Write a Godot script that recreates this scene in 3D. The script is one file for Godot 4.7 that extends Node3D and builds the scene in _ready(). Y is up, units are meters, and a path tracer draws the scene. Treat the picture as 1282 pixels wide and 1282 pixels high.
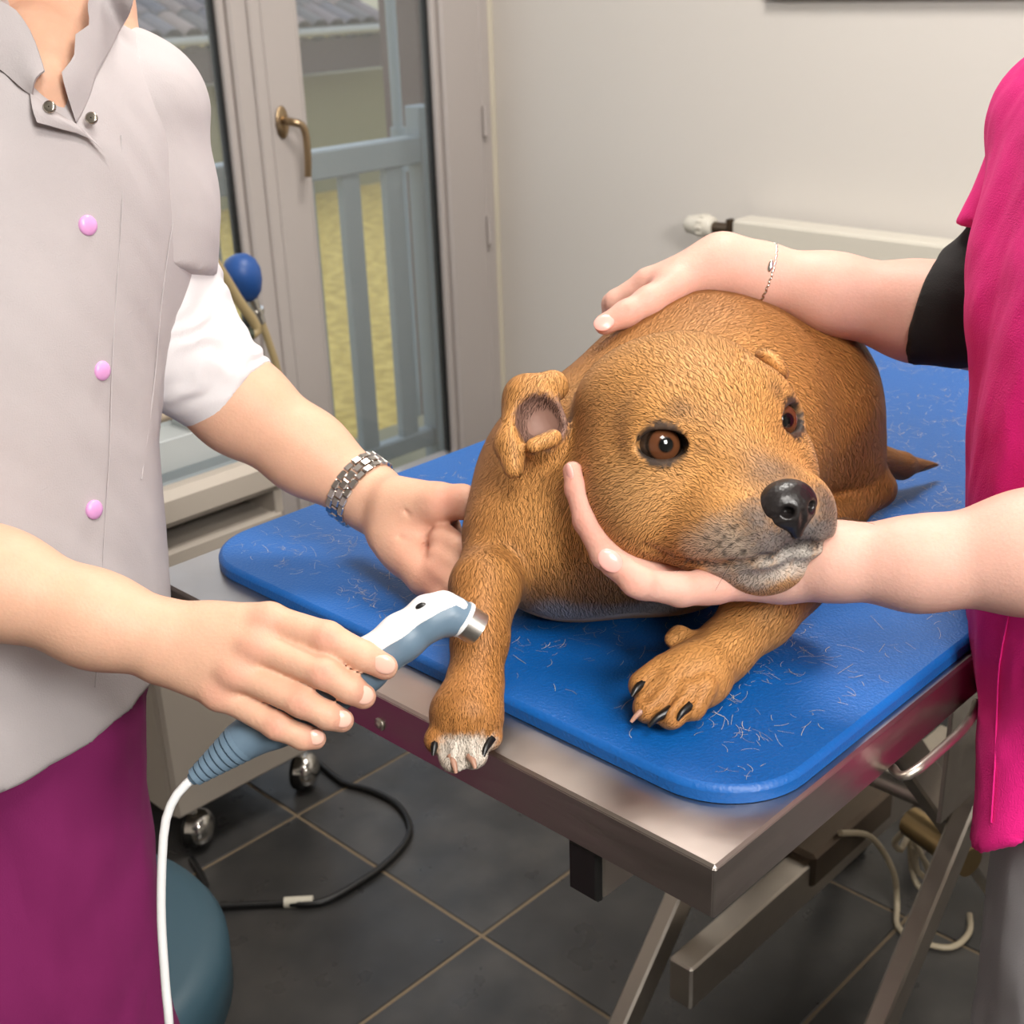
extends Node3D
# Camera of the photograph, solved from the edges of the table, the tiles and the door:
# x runs along the table, z across it (towards the right-hand carer), y is up.
const FPX := 1621.5
const EYE := Vector3(0, 1.331, 0)
const TOP := 0.8536            # table top
const MAT := 0.8656            # top of the blue mat
var cr: Vector3
var cu: Vector3
var cf: Vector3

func lens_axes() -> void:
	var yaw := 0.79283
	var pitch := -0.39882
	var roll := -0.03559
	cf = Vector3(sin(yaw) * cos(pitch), sin(pitch), -cos(yaw) * cos(pitch))
	var right := Vector3(cos(yaw), 0, sin(yaw))
	var up := right.cross(cf)
	cr = right * cos(roll) + up * sin(roll)
	cu = -right * sin(roll) + up * cos(roll)

# survey helpers: a place seen at (px, py), at a depth or on a plane of the room
func ray(px: float, py: float) -> Vector3:
	return cf + cr * ((px - 641.0) / FPX) - cu * ((py - 641.0) / FPX)
func P(px: float, py: float, d: float) -> Vector3:
	return EYE + ray(px, py) * d
func PY(px: float, py: float, y: float) -> Vector3:
	var r := ray(px, py)
	return EYE + r * ((y - EYE.y) / r.y)
func PX(px: float, py: float, x: float) -> Vector3:
	var r := ray(px, py)
	return EYE + r * (x / r.x)
func PZ(px: float, py: float, z: float) -> Vector3:
	var r := ray(px, py)
	return EYE + r * (z / r.z)
# ------------------------------------------------------------------ implicit surfaces
# A field of tapered capsules and ellipsoids joined with a smooth minimum,
# meshed as surface nets on an octree that only visits cells near the surface.
class Field:
	var n := 0
	var kind := PackedInt32Array()
	var sub := PackedInt32Array()
	var A := PackedVector3Array()
	var AB := PackedVector3Array()
	var inv := PackedFloat32Array()
	var ra := PackedFloat32Array()
	var dr := PackedFloat32Array()
	var kk := PackedFloat32Array()
	var Bs: Array[Basis] = []
	var IR := PackedVector3Array()
	var K := PackedFloat32Array()
	func ready() -> void:      # how far each shape still reaches into those joined after it
		K.resize(n)
		var k := 0.0
		for i in range(n - 1, -1, -1):
			k = maxf(k, kk[i])
			K[i] = kk[i] if sub[i] else k
	func push(knd, s, a, ab, i, r, d, k, b, ir) -> void:
		kind.append(knd); sub.append(s); A.append(a); AB.append(ab); inv.append(i); ra.append(r); dr.append(d); kk.append(k); Bs.append(b); IR.append(ir)
		n += 1
	func cap(a: Vector3, b: Vector3, r0: float, r1: float, k := 0.01, s := 0) -> void:
		var ab := b - a
		push(0, s, a, ab, 1.0 / maxf(ab.length_squared(), 1e-9), r0, r1 - r0, k, Basis(), Vector3.ONE)
	func chain(pts: Array, rs: Array, k := 0.01) -> void:
		for i in pts.size() - 1:
			cap(pts[i], pts[i + 1], rs[i], rs[i + 1], k)
	func ell(c: Vector3, b: Basis, r: Vector3, k := 0.01, s := 0) -> void:
		push(1, s, c, Vector3.ZERO, 0.0, minf(r.x, minf(r.y, r.z)), 0.0, k, b, Vector3(1.0 / r.x, 1.0 / r.y, 1.0 / r.z))
	func half(c: Vector3, nrm: Vector3, k := 0.004) -> void:   # cuts away the side the normal points to
		push(2, 1, c, nrm.normalized(), 0.0, 0.0, 0.0, k, Basis(), Vector3.ONE)
	func dist(i: int, p: Vector3) -> float:
		var q := p - A[i]
		if kind[i] == 0:
			var ab := AB[i]
			var t := clampf(q.dot(ab) * inv[i], 0.0, 1.0)
			return (q - ab * t).length() - ra[i] - dr[i] * t
		if kind[i] == 1:
			q = (q * Bs[i]) * IR[i]
			var k0 := q.length()
			if k0 < 1e-5:
				return -ra[i]
			return k0 * (k0 - 1.0) / (q * IR[i]).length()
		return -q.dot(AB[i])
	func ev(p: Vector3, L: PackedInt32Array) -> float:
		var d := 1.0
		for i in L:
			var q := p - A[i]
			var e := 0.0
			var kd := kind[i]
			if kd == 0:
				var ab := AB[i]
				var t := clampf(q.dot(ab) * inv[i], 0.0, 1.0)
				e = (q - ab * t).length() - ra[i] - dr[i] * t
			elif kd == 1:
				q = (q * Bs[i]) * IR[i]
				var k0 := q.length()
				e = k0 * (k0 - 1.0) / maxf((q * IR[i]).length(), 1e-6)
			else:
				e = -q.dot(AB[i])
			var k := kk[i]
			if sub[i] == 0:
				var h := k - absf(d - e)
				d = minf(d, e)
				if h > 0.0:
					d -= h * h / (4.0 * k)
			else:
				var h := k - absf(d + e)
				d = maxf(d, -e)
				if h > 0.0:
					d += h * h / (4.0 * k)
		return d

class Net:
	var F: Field
	var cell := 0.004
	var org := Vector3.ZERO
	var V := PackedVector3Array()
	var I := PackedInt32Array()
	var cells := {}
	var E := PackedInt64Array()
	func part(blocks: Array) -> void:
		var all := PackedInt32Array(range(F.n))
		for q in blocks:
			node(q.x, q.y, q.z, 16, all)
	func run(f: Field, size: float, lo: Vector3, hi: Vector3) -> void:
		F = f; cell = size; org = lo
		cells = {}; E = PackedInt64Array()
		F.ready()
		var span := (hi - lo) / cell
		var share := [[], [], [], []]
		var at := 0
		for z in range(0, int(ceil(span.z)), 16):
			for y in range(0, int(ceil(span.y)), 16):
				for x in range(0, int(ceil(span.x)), 16):
					share[at % 4].append(Vector3i(x, y, z))
					at += 1
		var crew := []
		for k in 4:
			var w := Net.new()
			w.F = F; w.cell = cell; w.org = org
			var th := Thread.new()
			th.start(w.part.bind(share[k]))
			crew.append([w, th])
		for k in 4:
			crew[k][1].wait_to_finish()
			var w: Net = crew[k][0]
			var base := V.size()
			V.append_array(w.V)
			E.append_array(w.E)
			for key in w.cells:
				cells[key] = w.cells[key] + base
		for i in range(0, E.size(), 2):
			var key := E[i]
			var ax := int(E[i + 1] >> 1)
			var inside := int(E[i + 1] & 1)
			var s1 := 4096 if ax == 0 else (16777216 if ax == 1 else 1)
			var s2 := 16777216 if ax == 0 else (1 if ax == 1 else 4096)
			var a: int = cells.get(key - s1 - s2, -1)
			var b: int = cells.get(key - s2, -1)
			var c: int = cells.get(key, -1)
			var d: int = cells.get(key - s1, -1)
			if a < 0 or b < 0 or c < 0 or d < 0:
				continue
			if inside:
				I.append_array(PackedInt32Array([a, b, c, a, c, d]))
			else:
				I.append_array(PackedInt32Array([a, c, b, a, d, c]))
		mend()
	func mend() -> void:       # closes the few pinholes left between neighbouring blocks
		var e := {}
		for t in range(0, I.size(), 3):
			for q in 3:
				var a := I[t + q]
				var b := I[t + (q + 1) % 3]
				if not e.erase(b * 4194304 + a):
					e[a * 4194304 + b] = true
		var nxt := {}
		for k in e:
			nxt.get_or_add(int(k / 4194304), []).append(int(k % 4194304))
		for first in nxt.keys():
			while not nxt[first].is_empty():
				var loop := [first]
				var at: int = nxt[first].pop_back()
				while at != first and nxt.has(at) and not nxt[at].is_empty() and loop.size() < 60:
					loop.append(at)
					at = nxt[at].pop_back()
				if at == first:
					for j in range(1, loop.size() - 1):
						I.append_array(PackedInt32Array([loop[0], loop[j + 1], loop[j]]))
	func node(x: int, y: int, z: int, s: int, L: PackedInt32Array) -> void:
		var half := 0.5 * s * cell
		var c := org + Vector3(x, y, z) * cell + Vector3.ONE * half
		var R := half * 1.7321
		var M := PackedInt32Array()
		var any := false
		for i in L:
			if F.dist(i, c) < R * 1.3 + F.K[i] * 1.1:
				M.append(i)
				any = any or F.sub[i] == 0
		if not any:
			return
		if absf(F.ev(c, M)) > R * 1.6 + 0.003:
			return
		if s > 4:
			var h := s / 2
			for dz in 2:
				for dy in 2:
					for dx in 2:
						node(x + dx * h, y + dy * h, z + dz * h, h, M)
			return
		var S := PackedFloat32Array()
		S.resize(125)
		var o := org + Vector3(x, y, z) * cell
		var neg := 0
		var at := 0
		for k in 5:
			for j in 5:
				for i in 5:
					var v := F.ev(o + Vector3(i, j, k) * cell, M)
					S[at] = v
					if v < 0.0:
						neg += 1
					at += 1
		if neg == 0 or neg == 125:
			return
		for k in 4:
			for j in 4:
				for i in 4:
					var q := i + 5 * j + 25 * k
					var v0 := S[q]; var v1 := S[q + 1]; var v2 := S[q + 5]; var v3 := S[q + 6]
					var v4 := S[q + 25]; var v5 := S[q + 26]; var v6 := S[q + 30]; var v7 := S[q + 31]
					var m := int(v0 < 0.0) + int(v1 < 0.0) + int(v2 < 0.0) + int(v3 < 0.0) + int(v4 < 0.0) + int(v5 < 0.0) + int(v6 < 0.0) + int(v7 < 0.0)
					if m == 0 or m == 8:
						continue
					var key := (x + i) + (y + j) * 4096 + (z + k) * 16777216
					var sum := Vector3.ZERO
					var cnt := 0
					if (v0 < 0.0) != (v1 < 0.0): sum += Vector3(v0 / (v0 - v1), 0, 0); cnt += 1
					if (v2 < 0.0) != (v3 < 0.0): sum += Vector3(v2 / (v2 - v3), 1, 0); cnt += 1
					if (v4 < 0.0) != (v5 < 0.0): sum += Vector3(v4 / (v4 - v5), 0, 1); cnt += 1
					if (v6 < 0.0) != (v7 < 0.0): sum += Vector3(v6 / (v6 - v7), 1, 1); cnt += 1
					if (v0 < 0.0) != (v2 < 0.0): sum += Vector3(0, v0 / (v0 - v2), 0); cnt += 1
					if (v1 < 0.0) != (v3 < 0.0): sum += Vector3(1, v1 / (v1 - v3), 0); cnt += 1
					if (v4 < 0.0) != (v6 < 0.0): sum += Vector3(0, v4 / (v4 - v6), 1); cnt += 1
					if (v5 < 0.0) != (v7 < 0.0): sum += Vector3(1, v5 / (v5 - v7), 1); cnt += 1
					if (v0 < 0.0) != (v4 < 0.0): sum += Vector3(0, 0, v0 / (v0 - v4)); cnt += 1
					if (v1 < 0.0) != (v5 < 0.0): sum += Vector3(1, 0, v1 / (v1 - v5)); cnt += 1
					if (v2 < 0.0) != (v6 < 0.0): sum += Vector3(0, 1, v2 / (v2 - v6)); cnt += 1
					if (v3 < 0.0) != (v7 < 0.0): sum += Vector3(1, 1, v3 / (v3 - v7)); cnt += 1
					cells[key] = V.size()
					V.append(o + (Vector3(i, j, k) + sum / cnt) * cell)
					if (v0 < 0.0) != (v1 < 0.0): E.append(key); E.append(0 + int(v0 < 0.0))
					if (v0 < 0.0) != (v2 < 0.0): E.append(key); E.append(2 + int(v0 < 0.0))
					if (v0 < 0.0) != (v4 < 0.0): E.append(key); E.append(4 + int(v0 < 0.0))
	func normals() -> PackedVector3Array:
		var N := PackedVector3Array()
		N.resize(V.size())
		for t in range(0, I.size(), 3):
			var a := I[t]; var b := I[t + 1]; var c := I[t + 2]
			var m := (V[b] - V[a]).cross(V[c] - V[a])
			N[a] += m; N[b] += m; N[c] += m
		for i in N.size():
			N[i] = N[i].normalized()
		return N
	# paint(p, n) -> Color (linear), swell(p, n) -> metres along the normal
	func done(paint = null, swell = null) -> ArrayMesh:
		var N := normals()
		if swell != null:
			for i in V.size():
				V[i] += N[i] * float(swell.call(V[i], N[i]))
			N = normals()
		var arr := []
		arr.resize(Mesh.ARRAY_MAX)
		if paint != null:
			var C := PackedColorArray()
			C.resize(V.size())
			for i in V.size():
				C[i] = paint.call(V[i], N[i])
			arr[Mesh.ARRAY_COLOR] = C
		var J := I.duplicate()
		for t in range(0, J.size(), 3):
			var s := J[t + 1]
			J[t + 1] = J[t + 2]; J[t + 2] = s
		arr[Mesh.ARRAY_VERTEX] = V
		arr[Mesh.ARRAY_NORMAL] = N
		arr[Mesh.ARRAY_INDEX] = J
		var m := ArrayMesh.new()
		m.add_surface_from_arrays(Mesh.PRIMITIVE_TRIANGLES, arr)
		return m

func net(F: Field, cell: float, pad := 0.0) -> Net:
	var w := Net.new()
	var b := bounds(F)
	w.run(F, cell, b.position - Vector3.ONE * (cell * 4 + pad), b.end + Vector3.ONE * (cell * 4 + pad))
	return w

func bounds(F: Field) -> AABB:
	var lo := Vector3.ONE * 1e6
	var hi := -lo
	for i in F.n:
		if F.sub[i]: continue
		var r := maxf(F.ra[i], F.ra[i] + F.dr[i])
		if F.kind[i] == 1:
			r = 1.0 / minf(F.IR[i].x, minf(F.IR[i].y, F.IR[i].z))
		for q in [F.A[i], F.A[i] + F.AB[i]]:
			lo = lo.min(q - Vector3.ONE * r)
			hi = hi.max(q + Vector3.ONE * r)
	return AABB(lo, hi - lo)

# ------------------------------------------------------------------ plain meshes
func mesh_of(V: PackedVector3Array, I: PackedInt32Array, N = null, C = null, U = null) -> ArrayMesh:
	var a := []
	a.resize(Mesh.ARRAY_MAX)
	a[Mesh.ARRAY_VERTEX] = V
	a[Mesh.ARRAY_INDEX] = I
	if N != null: a[Mesh.ARRAY_NORMAL] = N
	if C != null: a[Mesh.ARRAY_COLOR] = C
	if U != null: a[Mesh.ARRAY_TEX_UV] = U
	var m := ArrayMesh.new()
	m.add_surface_from_arrays(Mesh.PRIMITIVE_TRIANGLES, a)
	return m

# box with chamfered edges, centred
func cbox(s: Vector3, b := 0.003) -> ArrayMesh:
	b = minf(b, 0.49 * minf(s.x, minf(s.y, s.z)))
	var st := SurfaceTool.new()
	st.begin(Mesh.PRIMITIVE_TRIANGLES)
	st.set_smooth_group(-1)
	var h := s * 0.5
	var pt := func(sx, sy, sz, ax):
		var i := h - Vector3.ONE * b
		i[ax] = h[ax]
		return Vector3(sx, sy, sz) * i
	var quad := func(a, c, d, e):
		var nn: Vector3 = (c - a).cross(d - a)
		if nn.dot(a + c + d + e) < 0.0:
			for q in [a, c, d, a, d, e]: st.add_vertex(q)
		else:
			for q in [a, d, c, a, e, d]: st.add_vertex(q)
	for ax in 3:
		var o1 := (ax + 1) % 3
		var o2 := (ax + 2) % 3
		for sg in [-1, 1]:
			var c := []
			for k in [[-1, -1], [1, -1], [1, 1], [-1, 1]]:
				var v := [0, 0, 0]
				v[ax] = sg; v[o1] = k[0]; v[o2] = k[1]
				c.append(pt.call(v[0], v[1], v[2], ax))
			quad.call(c[0], c[1], c[2], c[3])
	for ax in 3:
		var o1 := (ax + 1) % 3
		var o2 := (ax + 2) % 3
		for k in [[-1, -1], [1, -1], [1, 1], [-1, 1]]:
			var v := [0, 0, 0]
			v[o1] = k[0]; v[o2] = k[1]
			var w := v.duplicate()
			v[ax] = -1; w[ax] = 1
			quad.call(pt.call(v[0], v[1], v[2], o1), pt.call(w[0], w[1], w[2], o1), pt.call(w[0], w[1], w[2], o2), pt.call(v[0], v[1], v[2], o2))
	for sx in [-1, 1]:
		for sy in [-1, 1]:
			for sz in [-1, 1]:
				var a: Vector3 = pt.call(sx, sy, sz, 0)
				var c: Vector3 = pt.call(sx, sy, sz, 1)
				var d: Vector3 = pt.call(sx, sy, sz, 2)
				if (c - a).cross(d - a).dot(a) < 0.0:
					for q in [a, c, d]: st.add_vertex(q)
				else:
					for q in [a, d, c]: st.add_vertex(q)
	st.generate_normals()
	return st.commit()

func curve(pts: Array, step := 0.02) -> PackedVector3Array:
	var o := PackedVector3Array()
	for i in pts.size() - 1:
		var p0: Vector3 = pts[maxi(i - 1, 0)]
		var p1: Vector3 = pts[i]
		var p2: Vector3 = pts[i + 1]
		var p3: Vector3 = pts[mini(i + 2, pts.size() - 1)]
		var m := maxi(2, int(p1.distance_to(p2) / step))
		for j in m:
			o.append(p1.cubic_interpolate(p2, p0, p3, float(j) / m))
	o.append(pts[-1])
	return o

# round tube along points; radius may be a number or one number for each end
func tube(P: PackedVector3Array, r0: float, r1 := -1.0, seg := 10, caps := true) -> ArrayMesh:
	if r1 < 0.0: r1 = r0
	var V := PackedVector3Array(); var N := PackedVector3Array(); var I := PackedInt32Array()
	var t0 := (P[1] - P[0]).normalized()
	var up := t0.cross(Vector3.UP if absf(t0.y) < 0.9 else Vector3.RIGHT).normalized()
	var m := P.size()
	for i in m:
		var t := (P[mini(i + 1, m - 1)] - P[maxi(i - 1, 0)]).normalized()
		up = (up - t * up.dot(t)).normalized()
		var sd := t.cross(up)
		var r := lerpf(r0, r1, float(i) / (m - 1))
		for s in seg:
			var a := TAU * s / seg
			var d := up * cos(a) + sd * sin(a)
			V.append(P[i] + d * r); N.append(d)
	for i in m - 1:
		for s in seg:
			var a := i * seg + s
			var b := i * seg + (s + 1) % seg
			I.append_array(PackedInt32Array([a, a + seg, b, b, a + seg, b + seg]))
	if caps:
		for e in [0, m - 1]:
			var c := V.size()
			var nn := (P[0] - P[1]).normalized() if e == 0 else (P[m - 1] - P[m - 2]).normalized()
			V.append(P[e]); N.append(nn)
			for s in seg:
				V.append(V[e * seg + s]); N.append(nn)
			for s in seg:
				var a := c + 1 + s
				var b := c + 1 + (s + 1) % seg
				I.append_array(PackedInt32Array([c, a, b] if e == 0 else [c, b, a]))
	return mesh_of(V, I, N)

# profile of (radius, height) turned round the y axis; colours optional, one per ring
func lathe(prof: Array, seg := 32, cols = null) -> ArrayMesh:
	var st := SurfaceTool.new()
	st.begin(Mesh.PRIMITIVE_TRIANGLES)
	var m := prof.size()
	for i in m:
		for s in seg:
			var a := TAU * s / seg
			if cols != null: st.set_color(cols[i])
			st.set_smooth_group(0)
			st.add_vertex(Vector3(prof[i].x * cos(a), prof[i].y, prof[i].x * sin(a)))
	for i in m - 1:
		for s in seg:
			var a := i * seg + s
			var b := i * seg + (s + 1) % seg
			for q in [a, a + seg, b, b, a + seg, b + seg]: st.add_index(q)
	st.generate_normals()
	return st.commit()

# flat outline (x, z) raised from y0 to y1 with a rounded top edge
func slab(poly: PackedVector2Array, y0: float, y1: float, b := 0.003) -> ArrayMesh:
	var st := SurfaceTool.new()
	st.begin(Mesh.PRIMITIVE_TRIANGLES)
	var m := poly.size()
	var ctr := Vector2.ZERO
	for q in poly: ctr += q / m
	var rings := []
	for k in [[0.0, y0], [0.0, y1 - b], [0.3 * b, y1 - 0.3 * b], [b, y1]]:
		var ring := PackedVector3Array()
		for i in m:
			var e := (poly[(i + 1) % m] - poly[(i - 1 + m) % m]).normalized()
			var nn := Vector2(e.y, -e.x)
			if nn.dot(poly[i] - ctr) < 0.0: nn = -nn
			var q: Vector2 = poly[i] - nn * float(k[0])
			ring.append(Vector3(q.x, k[1], q.y))
		rings.append(ring)
	var put := func(a: Vector3, c: Vector3, d: Vector3, out: Vector3):
		if (c - a).cross(d - a).dot(out) < 0.0:
			for q in [a, c, d]: st.add_vertex(q)
		else:
			for q in [a, d, c]: st.add_vertex(q)
	for r in rings.size() - 1:
		for i in m:
			var j := (i + 1) % m
			var out := Vector3((poly[i].x + poly[j].x) * 0.5 - ctr.x, 0, (poly[i].y + poly[j].y) * 0.5 - ctr.y)
			st.set_smooth_group(1 if r == 0 else 2)
			put.call(rings[r][i], rings[r][j], rings[r + 1][j], out + Vector3.UP * 0.01)
			put.call(rings[r][i], rings[r + 1][j], rings[r + 1][i], out + Vector3.UP * 0.01)
	st.set_smooth_group(-1)
	var tri := Geometry2D.triangulate_polygon(poly)
	for t in range(0, tri.size(), 3):
		put.call(rings[3][tri[t]], rings[3][tri[t + 1]], rings[3][tri[t + 2]], Vector3.UP)
		put.call(rings[0][tri[t]], rings[0][tri[t + 1]], rings[0][tri[t + 2]], Vector3.DOWN)
	st.generate_normals()
	return st.commit()

func ball(r: Vector3, seg := 20) -> ArrayMesh:
	var V := PackedVector3Array(); var N := PackedVector3Array(); var I := PackedInt32Array()
	var rings := seg / 2
	for i in rings + 1:
		var f := PI * i / rings
		for s in seg + 1:
			var a := TAU * s / seg
			var d := Vector3(sin(f) * cos(a), cos(f), sin(f) * sin(a))
			V.append(d * r); N.append((d / r).normalized())
	for i in rings:
		for s in seg:
			var a := i * (seg + 1) + s
			I.append_array(PackedInt32Array([a, a + seg + 1, a + 1, a + 1, a + seg + 1, a + seg + 2]))
	return mesh_of(V, I, N)

# ------------------------------------------------------------------ naming
var taken := {}
func numbered(called: String) -> String:
	taken[called] = taken.get(called, -1) + 1
	return called if taken[called] == 0 else "%s_%03d" % [called, taken[called]]

func obj(called: String, m: Mesh, mat: Material, parent: Node = null, at := Transform3D()) -> MeshInstance3D:
	var o := MeshInstance3D.new()
	o.mesh = m
	o.material_override = mat
	o.transform = at
	if parent == null:
		o.name = numbered(called)
		add_child(o, true)
	else:
		o.name = called
		parent.add_child(o, true)
	return o

func thing(called: String, label: String, category: String, at := Vector3.ZERO, group := "") -> Node3D:
	var o := Node3D.new()
	o.name = numbered(called)
	add_child(o, true)
	o.position = at
	tag(o, label, category, group)
	return o

func tag(o: Node, label: String, category: String, group := "") -> Node:
	o.set_meta("label", label)
	o.set_meta("category", category)
	if group: o.set_meta("group", group)
	return o

func structure(o: Node) -> Node:
	o.set_meta("kind", "structure")
	return o

# a straight bar of rectangular section between two points
func bar_at(a: Vector3, b: Vector3, up := Vector3.UP) -> Transform3D:
	var z := (b - a).normalized()
	var x := up.cross(z).normalized()
	return Transform3D(Basis(x, z.cross(x), z), (a + b) * 0.5)

func look(dir: Vector3, up := Vector3.UP) -> Basis:   # y axis along dir
	var y := dir.normalized()
	var x := y.cross(up).normalized()
	if x.length() < 0.5: x = Vector3.RIGHT
	return Basis(x, y, x.cross(y))

# ------------------------------------------------------------------ materials
func mat(c: Color, rough := 0.6, metal := 0.0) -> StandardMaterial3D:
	var m := StandardMaterial3D.new()
	m.albedo_color = c
	m.roughness = rough
	m.metallic = metal
	return m

func rgb8(r: float, g: float, b: float) -> Color:
	return Color(r / 255.0, g / 255.0, b / 255.0)

func noise_tex(freq: float, seed: int, oct := 4, lo := Color.BLACK, hi := Color.WHITE, size := 512, normal := false, kind := FastNoiseLite.TYPE_SIMPLEX_SMOOTH) -> NoiseTexture2D:
	var f := FastNoiseLite.new()
	f.seed = seed
	f.frequency = freq
	f.noise_type = kind
	f.fractal_octaves = oct
	var t := NoiseTexture2D.new()
	t.noise = f
	t.width = size
	t.height = size
	t.seamless = true
	if normal:
		t.as_normal_map = true
		t.bump_strength = 6.0
	else:
		var g := Gradient.new()
		g.set_color(0, lo)
		g.set_color(1, hi)
		t.color_ramp = g
	return t
# ------------------------------------------------------------------ the room
const ZD := -2.35      # wall with the glazed door
const XR := 2.364      # wall with the radiator

func box(called: String, lo: Vector3, hi: Vector3, m: Material, parent: Node = null, b := 0.003) -> MeshInstance3D:
	var s := hi - lo
	return obj(called, cbox(s.abs(), b), m, parent, Transform3D(Basis(), (lo + hi) * 0.5))

func build_room() -> void:
	var paint := mat(Color(0.845, 0.825, 0.80), 0.75)
	paint.heightmap_enabled = true
	paint.heightmap_scale = 0.03
	paint.heightmap_texture = noise_tex(0.03, 11, 4)
	paint.uv1_triplanar = true
	paint.uv1_world_triplanar = true
	paint.uv1_scale = Vector3.ONE * 1.5
	# floor: dark tiles on a bed of grout
	var grout := mat(Color(0.47, 0.41, 0.33), 0.9)
	var floor_root := Node3D.new()
	floor_root.name = "floor"
	add_child(floor_root)
	structure(floor_root)
	box("grout_bed", Vector3(-2.6, -0.12, ZD - 0.2), Vector3(XR + 0.1, -0.002, 2.7), grout, floor_root, 0.0)
	var tones := []
	for k in 5:
		var t := mat(Color(1, 1, 1), 0.42)
		var v := 0.150 + 0.012 * k
		t.albedo_texture = noise_tex(0.012, 40 + k, 5, Color(v * 0.92, v * 0.93, v * 0.95), Color(v * 1.6, v * 1.55, v * 1.5))
		t.uv1_triplanar = true
		t.uv1_world_triplanar = true
		t.uv1_scale = Vector3.ONE * (0.9 + 0.07 * k)
		t.uv1_offset = Vector3(0.13 * k, 0.31 * k, 0.57 * k)
		t.roughness_texture = noise_tex(0.02, 60 + k, 4, Color(0.55, 0.55, 0.55), Color(1, 1, 1))
		t.heightmap_enabled = true
		t.heightmap_scale = 0.05
		t.heightmap_texture = noise_tex(0.02, 70 + k, 5)
		tones.append(t)
	var pitch := 0.4497
	var tile := cbox(Vector3(pitch - 0.0055, 0.012, pitch - 0.0055), 0.0015)
	for i in range(-8, 3):
		for j in range(-3, 9):
			var x := 1.048 + pitch * (i + 0.5)
			var z := -1.127 + pitch * (j + 0.5)
			obj("tile", tile, tones[(i * 3 + j * 7 + 50) % 5], floor_root, Transform3D(Basis(), Vector3(x, -0.006, z)))
	# walls, the one on the left with the opening for the door
	var x0 := 1.020
	var x1 := 2.352
	var wl := Node3D.new()
	wl.name = "wall_left"
	add_child(wl)
	structure(wl)
	box("panel", Vector3(-2.6, 0, ZD - 0.2), Vector3(x0, 2.6, ZD), paint, wl, 0.0)
	box("panel", Vector3(x1, 0, ZD - 0.2), Vector3(XR + 0.1, 2.6, ZD), paint, wl, 0.0)
	box("lintel", Vector3(x0, 2.2, ZD - 0.2), Vector3(x1, 2.6, ZD), paint, wl, 0.0)
	structure(box("wall_right", Vector3(XR, 0, ZD), Vector3(XR + 0.1, 2.6, 2.7), paint, null, 0.0))
	structure(box("wall_back", Vector3(-2.6, 0, 2.6), Vector3(XR, 2.6, 2.7), paint, null, 0.0))
	structure(box("wall_side", Vector3(-2.6, 0, ZD), Vector3(-2.5, 2.6, 2.6), paint, null, 0.0))
	structure(box("ceiling", Vector3(-2.6, 2.6, ZD - 0.2), Vector3(XR + 0.1, 2.7, 2.7), mat(Color(0.88, 0.87, 0.85), 0.9), null, 0.0))
	var skirt := mat(Color(0.62, 0.60, 0.58), 0.5)
	structure(box("baseboard_right", Vector3(XR - 0.012, 0.0, ZD), Vector3(XR, 0.08, 2.6), skirt, null, 0.003))
	structure(box("baseboard_left", Vector3(-2.5, 0.0, ZD), Vector3(x0 - 0.05, 0.08, ZD + 0.012), skirt, null, 0.003))
	# pale strip in the corner
	structure(box("trim_1", Vector3(2.348, 0, ZD), Vector3(XR, 2.6, ZD + 0.018), mat(Color(0.80, 0.77, 0.70), 0.6), null, 0.004))
	glazed_door(x0, x1)
	outdoors()

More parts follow.
